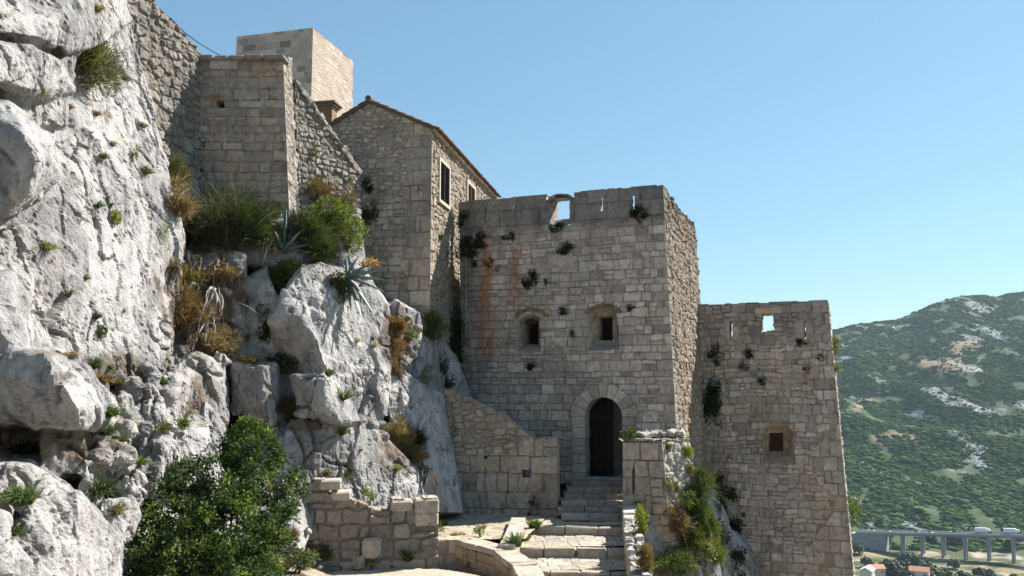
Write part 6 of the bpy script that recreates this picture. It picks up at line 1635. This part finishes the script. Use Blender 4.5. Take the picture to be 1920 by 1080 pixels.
# maquis bushes: uncountable -> one object
g = np.random.default_rng(17); n0 = 200000
q = g.uniform(.20, .72, n0); dd = 700 + (1560 - 700) * g.random(n0) ** .85
x = q * dd; m = rockmask(x, dd); tmv = tanmask(x, dd); clump = fbm(x / 30, dd / 45, 2, 4, 81)
keep = (g.random(n0) < (1 - .85 * m) * (1 - .8 * tmv) * sstep(-.42, .05, clump))
q, dd, x = q[keep], dd[keep], x[keep]; zz = zfar(q, dd); n = len(q)
ph = (1 + 5 ** .5) / 2
ico = rown(np.array([(-1, ph, 0), (1, ph, 0), (-1, -ph, 0), (1, -ph, 0), (0, -1, ph), (0, 1, ph), (0, -1, -ph), (0, 1, -ph), (ph, 0, -1), (ph, 0, 1), (-ph, 0, -1), (-ph, 0, 1)], float))
icf = np.array([(0, 11, 5), (0, 5, 1), (0, 1, 7), (0, 7, 10), (0, 10, 11), (1, 5, 9), (5, 11, 4), (11, 10, 2), (10, 7, 6), (7, 1, 8), (3, 9, 4), (3, 4, 2), (3, 2, 6), (3, 6, 8), (3, 8, 9), (4, 9, 5), (2, 4, 11), (6, 2, 10), (8, 6, 7), (9, 8, 1)])
def blobs(P, S, col, g):
    n = len(P); V = P[:, None, :] + ico[None] * S[:, None, :] * g.uniform(.65, 1.25, (n, 12, 1)); F = (np.arange(n)[:, None, None] * 12 + icf[None]).reshape(-1, 3)
    return V.reshape(-1, 3), F, np.repeat(col, 12, 0)
s = g.uniform(.6, 1.6, n) * (1 + 1.3 * (g.random(n) < .08)) * (1 + .5 * sstep(0, .4, fbm(x / 60, dd / 60, 7, 2, 82)))
V, F, Cc = blobs(np.stack([x, dd, zz + s * .2], -1), np.stack([s * 1.15, s * 1.15, s * .6], -1), pal(g, n, [(.035, .075, .022), (.05, .095, .028), (.065, .115, .035), (.09, .13, .045)], .15), g)
SC = mk('scrub', V, [F], attr_mat('maquis_leaves', 1.0, .5, 0, 0, 0., .75), None, Cc, True); tag(SC, 'dark green maquis scrub dotted over the far hillside', 'scrub', None, 'stuff')
# scattered boulders on the hill: stuff too
n0 = 40000; q = g.uniform(.35, .67, n0); dd = 720 + 830 * g.random(n0); x = q * dd; k = g.random(n0) < rockmask(x, dd); q, dd, x = q[k], dd[k], x[k]
s = g.uniform(.5, 1.5, len(q)); V, F, Cc = blobs(np.stack([x, dd, zfar(q, dd)], -1), np.stack([s * 1.3, s, s * .7], -1), pal(g, len(q), [(.5, .49, .48), (.42, .41, .40), (.55, .53, .5)], .1), g)
HR = mk('limestone_outcrops', V, [F], M_ROCK, None, Cc, False); tag(HR, 'pale limestone outcrops scattered over the far hillside', 'rocks', None, 'stuff')

# viaduct
def gpt(px, py, D): return at(px, py, D)
vA = gpt(1604, 998, 705); vB = gpt(1925, 1005, 640); dv = nrm(vB - vA); vB = vA + dv * (np.linalg.norm(vB - vA) + 60); Lv = np.linalg.norm(vB - vA)
sv = nrm(np.cross(dv, Z)); sv = sv if sv[1] > 0 else -sv          # across, away from the camera
VI = empty('viaduct', (vA + vB) / 2, 'long concrete motorway viaduct on tall piers across the valley', 'bridge')
M_CONC = plain('pale_concrete', (.27, .275, .285), .9, .6, .12, 0); M_ASPH = plain('asphalt', (.20, .205, .215), .9, 2, .15, 0)
mb = MB(); c = (vA + vB) / 2
mb.box(c + sv * 6.5 - Z * .5, dv * Lv / 2, sv * 7.2, Z * .45); mb.box(c + sv * 6.5 - Z * 1.55, dv * Lv / 2, sv * 4.2, Z * .65); mb.build('deck', M_CONC, VI, usecol=False)
mb = MB(); mb.box(c + sv * 6.5 - Z * .02, dv * Lv / 2, sv * 6.2, Z * .04); mb.build('road_surface', M_ASPH, VI, usecol=False)
for off in (-.55, 13.55, 6.5):
    mb = MB(); mb.box(c + sv * off + Z * .35, dv * Lv / 2, sv * .12, Z * .35); mb.build('barrier', M_CONC, VI, usecol=False)
for px, rows in ((1690, (2.5, 10)), (1727, (2.0, 11.0)), (1766, (2.0, 11.0)), (1807, (2.0, 11.0)), (1851, (2., 11.)), (1897, (2., 11.)), (1950, (2., 11.))):
    d = ray(px, 1000); # intersect with the deck line in plan
    a = np.array([[d[0], -dv[0]], [d[1], -dv[1]]]); t = np.linalg.solve(a, (vA + sv * 2)[:2])[1]; p = vA + dv * t
    for r in rows:
        b = p + sv * r; zg_ = float(zfar(b[0] / b[1], b[1])) - 2; top = b[2] - 1.9
        mb = MB(); mb.box(A(b[0], b[1], (zg_ + top) / 2), dv * .95, sv * .8, Z * (top - zg_) / 2, bev=.25); mb.build('pier', M_CONC, VI, usecol=False)
ab = vA + dv * 9; mb = MB(); zg_ = -126
mb.box(A(*(ab + sv * 6.5)[:2], (zg_ + ab[2] - 1) / 2), dv * 13, sv * 5.5, Z * (ab[2] - 1 - zg_) / 2); mb.build('abutment', M_CONC, VI, usecol=False)
# vehicles on it
def paint(c): return plain('car_paint', c, .35, 3, .05, 0)
P_W = paint((.75, .75, .76)); P_D = paint((.05, .055, .07)); P_R = paint((.35, .36, .38)); M_GLS = plain('car_glass', (.03, .035, .04), .15, 3, .05, 0); M_TYRE = plain('tyre', (.02, .02, .02), .8, 3, .1, 0)
def vehicle(px, lane, mat, lab, truck=False):
    d = ray(px, 1000); a = np.array([[d[0], -dv[0]], [d[1], -dv[1]]]); t = np.linalg.solve(a, (vA + sv * lane)[:2])[1]; p = vA + dv * t + sv * lane + Z * .02
    e = empty('lorry' if truck else 'car', p, lab, 'lorry' if truck else 'car', 'traffic on the viaduct'); h = 2.1
    def sec(profile, w, m, nm):
        mb = MB(); mb.prism([p + dv * x_ - sv * w + Z * z_ for x_, z_ in profile], sv * 2 * w); mb.build(nm, m, e, usecol=False)
    if truck:
        sec([(-5.2, 1.0), (2.6, 1.0), (2.6, 3.9), (-5.2, 3.9)], 1.25, mat, 'cargo_box'); sec([(2.8, .6), (5.0, .6), (5.0, 1.9), (4.7, 3.1), (2.8, 3.2)], 1.2, mat, 'cab'); sec([(-5.2, .55), (5., .55), (5., .98), (-5.2, .98)], 1.0, P_D, 'chassis'); wx = (-4, -2.8, 3.8); wr = .5
    else:
        sec([(-2.15, .35), (2.15, .35), (2.2, .7), (1.2, .92), (-2.1, .98)], .88, mat, 'body'); sec([(-1.9, .95), (1.1, .92), (.4, 1.45), (-1.4, 1.48)], .76, M_GLS, 'cabin_glass'); wx = (-1.35, 1.35); wr = .33
    for w_ in wx:
        for sd in (-1, 1):
            mb = MB(); q_ = p + dv * w_ + Z * wr + sv * sd * .85; mb.tube([q_ - sv * .1, q_ + sv * .1], wr, 10); mb.build('wheel', M_TYRE, e, usecol=False)
for px, lane, mt, lab in ((1625, 10.5, P_W, 'white car farthest left on the viaduct'), (1635, 8.5, P_W, 'white car second from the left on the viaduct'), (1665, 4.5, P_W, 'white car above the abutment of the viaduct'), (1719, 4, P_R, 'silver car above the second pier of the viaduct'), (1744, 2.5, P_W, 'white car left of the middle of the viaduct'), (1779, 10, P_W, 'white car just ahead of a dark car on the viaduct'), (1790, 10.2, P_D, 'dark car right behind a white car on the viaduct'), (1858, 9, P_D, 'dark car between the two lorries on the viaduct'), (1914, 9, P_D, 'dark car right of the second lorry on the viaduct')):
    vehicle(px, lane, mt, lab)
vehicle(1843, 9.5, P_W, 'white lorry left of the other one on the viaduct', True); vehicle(1897, 9.5, P_W, 'white lorry at the right of the viaduct', True)
# valley trees
GT_ = 'trees in the valley below the viaduct'
def vtree(px, py, r, D, lab, cols, k):
    g = np.random.default_rng(k + 400); c = at(px, py, D); Rr = r * 1.35 * D / FPX; q_ = c[0] / c[1]; zg_ = float(zfar(q_, c[1])); zc = max(min(c[2], zg_ + Rr * .75), zg_ + Rr * .6); c = A(c[0], c[1], zc)
    e = empty('broad_tree', A(c[0], c[1], zg_), lab, 'tree', GT_)
    n = 260; d = unit(g, n); d[:, 2] = np.abs(d[:, 2]) * 1.0 - .35; lob = c + unit(g, 6) * Rr * .35
    P = lob[g.integers(0, 6, n)] + d * (Rr * (.35 + .42 * g.random(n)))[:, None]; s = Rr * g.uniform(.09, .2, n)
    V, F, Cc = blobs(P, np.stack([s, s, s * .8], -1), pal(g, n, cols, .22), g); mk('crown', V, [F], M_LEAF, e, Cc)
    mb = MB(); b = A(c[0], c[1], zg_ - .5); mb.tube([b, c * .5 + b * .5, c], [Rr * .07, Rr * .05, Rr * .02], 6, A(.12, .09, .06)); mb.build('trunk', M_TWIG, e)
TD = [(.03, .05, .02), (.045, .07, .025)]; TG = [(.06, .10, .025), (.09, .14, .03), (.045, .075, .022)]; TL_ = [(.12, .17, .035), (.09, .13, .03)]
trees = [(1700, 1072, 16, 572, 'dark tree left of the brown-roofed house at the bottom', TD), (1742, 1078, 14, 565, 'dark green tree in front of the brown-roofed house', TG + TD), (1852, 1064, 9, 600, 'small dark tree right of the grove by the quarry track', TD), (1625, 1046, 9, 640, 'dark bush tree left of the grove under the abutment', TD), (1790, 1050, 9, 630, 'mid green tree between the third and fourth piers', TG), (1870, 1072, 11, 570, 'olive green tree at the bottom right of the valley', TG), (1641, 1055, 9, 600, 'small tree left of the red-roofed cottage', TD), (1668, 1065, 18, 585, 'large dark round tree right of the red-roofed cottage', TD), (1686, 1056, 15, 600, 'mid green tree behind the large dark round tree', TG), (1663, 1045, 12, 620, 'dark tree at the top left of the grove', TD), (1702, 1043, 16, 625, 'green tree at the top of the grove', TG), (1716, 1054, 18, 600, 'wide bright green tree in the middle of the grove', TG), (1711, 1030, 9, 660, 'dark tree directly left of the second pier', TD), (1748, 1019, 12, 720, 'dark round tree behind the viaduct, left one', TD), (1789, 1019, 11, 720, 'dark round tree behind the viaduct, right one', TD), (1758, 1068, 18, 575, 'light green tree right of the brown-roofed house', TL_), (1780, 1073, 15, 570, 'light green tree at the bottom middle of the valley', TL_), (1806, 1068, 13, 580, 'green tree at the bottom below the fourth piers', TG), (1838, 1060, 10, 600, 'dark tree before the pale quarry ground', TD), (1823, 1074, 11, 575, 'yellow-green tree at the bottom right of the grove', TL_), (1742, 1052, 12, 610, 'grey-green tree between the second and third piers', TD + TG), (1768, 1055, 8, 610, 'small tree at the foot of the third piers', TG), (1895, 1020, 10, 700, 'dark tree behind the viaduct under the second lorry', TD), (1650, 1000, 7, 760, 'tree behind the left end of the viaduct', TD), (1900, 1066, 6, 590, 'narrow dark tree at the right edge of the valley', TD), (1610, 1020, 9, 680, 'bush tree at the left abutment of the viaduct', TG)]
for k, (px, py, r, D_, lab, cols) in enumerate(trees): vtree(px, py, r, D_, lab, cols, k)
# cottages
M_PLAS = plain('cottage_plaster', (.55, .52, .47), .9, 1, .1, 0); M_RTILE = plain('cottage_roof', (.42, .20, .13), .85, 1.2, .2, 0); M_GROOF = plain('grey_roof', (.55, .55, .55), .8, 1.2, .12, 0); M_HWIN = plain('cottage_window', (.05, .05, .06), .3, 1, .1, 0)
def cottage(px, py, D, w, dpt, hh, rot, rm, lab):
    c = at(px, py, D); zg_ = float(zfar(c[0] / c[1], c[1])); base = A(c[0], c[1], max(c[2] - hh, zg_ - 1)); ax = A(math.cos(rot), math.sin(rot), 0); ay = A(-math.sin(rot), math.cos(rot), 0)
    e = empty('cottage', base, lab, 'house', 'cottages in the valley')
    mb = MB(); mb.box(base + Z * (hh / 2 - 1.5), ax * w / 2, ay * dpt / 2, Z * (hh / 2 + 1.5)); mb.prism([base + Z * hh + ax * w / 2 * s_ + ay * dpt / 2 * k_ + Z * z_ for s_, k_, z_ in ((-1, -1, 0), (-1, 1, 0), (-1, 0, dpt * .26))], ax * w); mb.build('wall', M_PLAS, e, usecol=False)
    for sg in (-1, 1):
        mb = MB(); lo = base + Z * (hh - .25) + ay * sg * (dpt / 2 + .5); hi = base + Z * (hh + dpt * .27); mid = (lo + hi) / 2; slope_ = (hi - lo) / 2; nn = nrm(np.cross(ax, slope_)); nn = nn if nn[2] > 0 else -nn
        mb.box(mid + nn * .12, ax * (w / 2 + .5), slope_, nn * .12); mb.build('roof', rm, e, usecol=False)
    for k in (-.28, .28):
        mb = MB(); mb.box(base + ax * w * k - ay * (dpt / 2 + .02) + Z * hh * .5, ax * .5, ay * .05, Z * .6); mb.build('window', M_HWIN, e, usecol=False)
cottage(1626, 1068, 560, 10, 7, 4, 1.0, M_GROOF, 'white cottage with a pale grey roof nearest the side tower')
cottage(1642, 1064, 580, 9, 7, 4.5, .1, M_RTILE, 'cottage with a red tiled roof left of the dark round tree')
cottage(1724, 1069, 570, 11, 8, 4, -.5, M_RTILE, 'cottage with a faded red roof amid the grove')

# ================================================================== HAZE over the valley: one closed box of thin air
hm = bpy.data.materials.new('thin_air'); hm.use_nodes = True; hn = hm.node_tree
for n_ in list(hn.nodes):
    if n_.type == 'BSDF_PRINCIPLED': hn.nodes.remove(n_)
hv = hn.nodes.new('ShaderNodeVolumePrincipled'); hv.inputs['Density'].default_value = HAZE_D; hv.inputs['Color'].default_value = (.66, .84, 1.0, 1); hv.inputs['Anisotropy'].default_value = .25
hn.links.new(hv.outputs[0], hn.nodes['Material Output'].inputs['Volume'])
zlo = float(Zt.min()) - 1.0; zhi = float(max(Zt.max(), 40)) + 6
mb = MB(); mb.box(A(0, 1650, (zlo + zhi) / 2), A(6400, 0, 0), A(0, 1850, 0), A(0, 0, (zhi - zlo) / 2))
HZ = mb.build('haze', hm, usecol=False); tag(HZ, 'thin summer haze over the valley', 'haze', None, 'stuff')
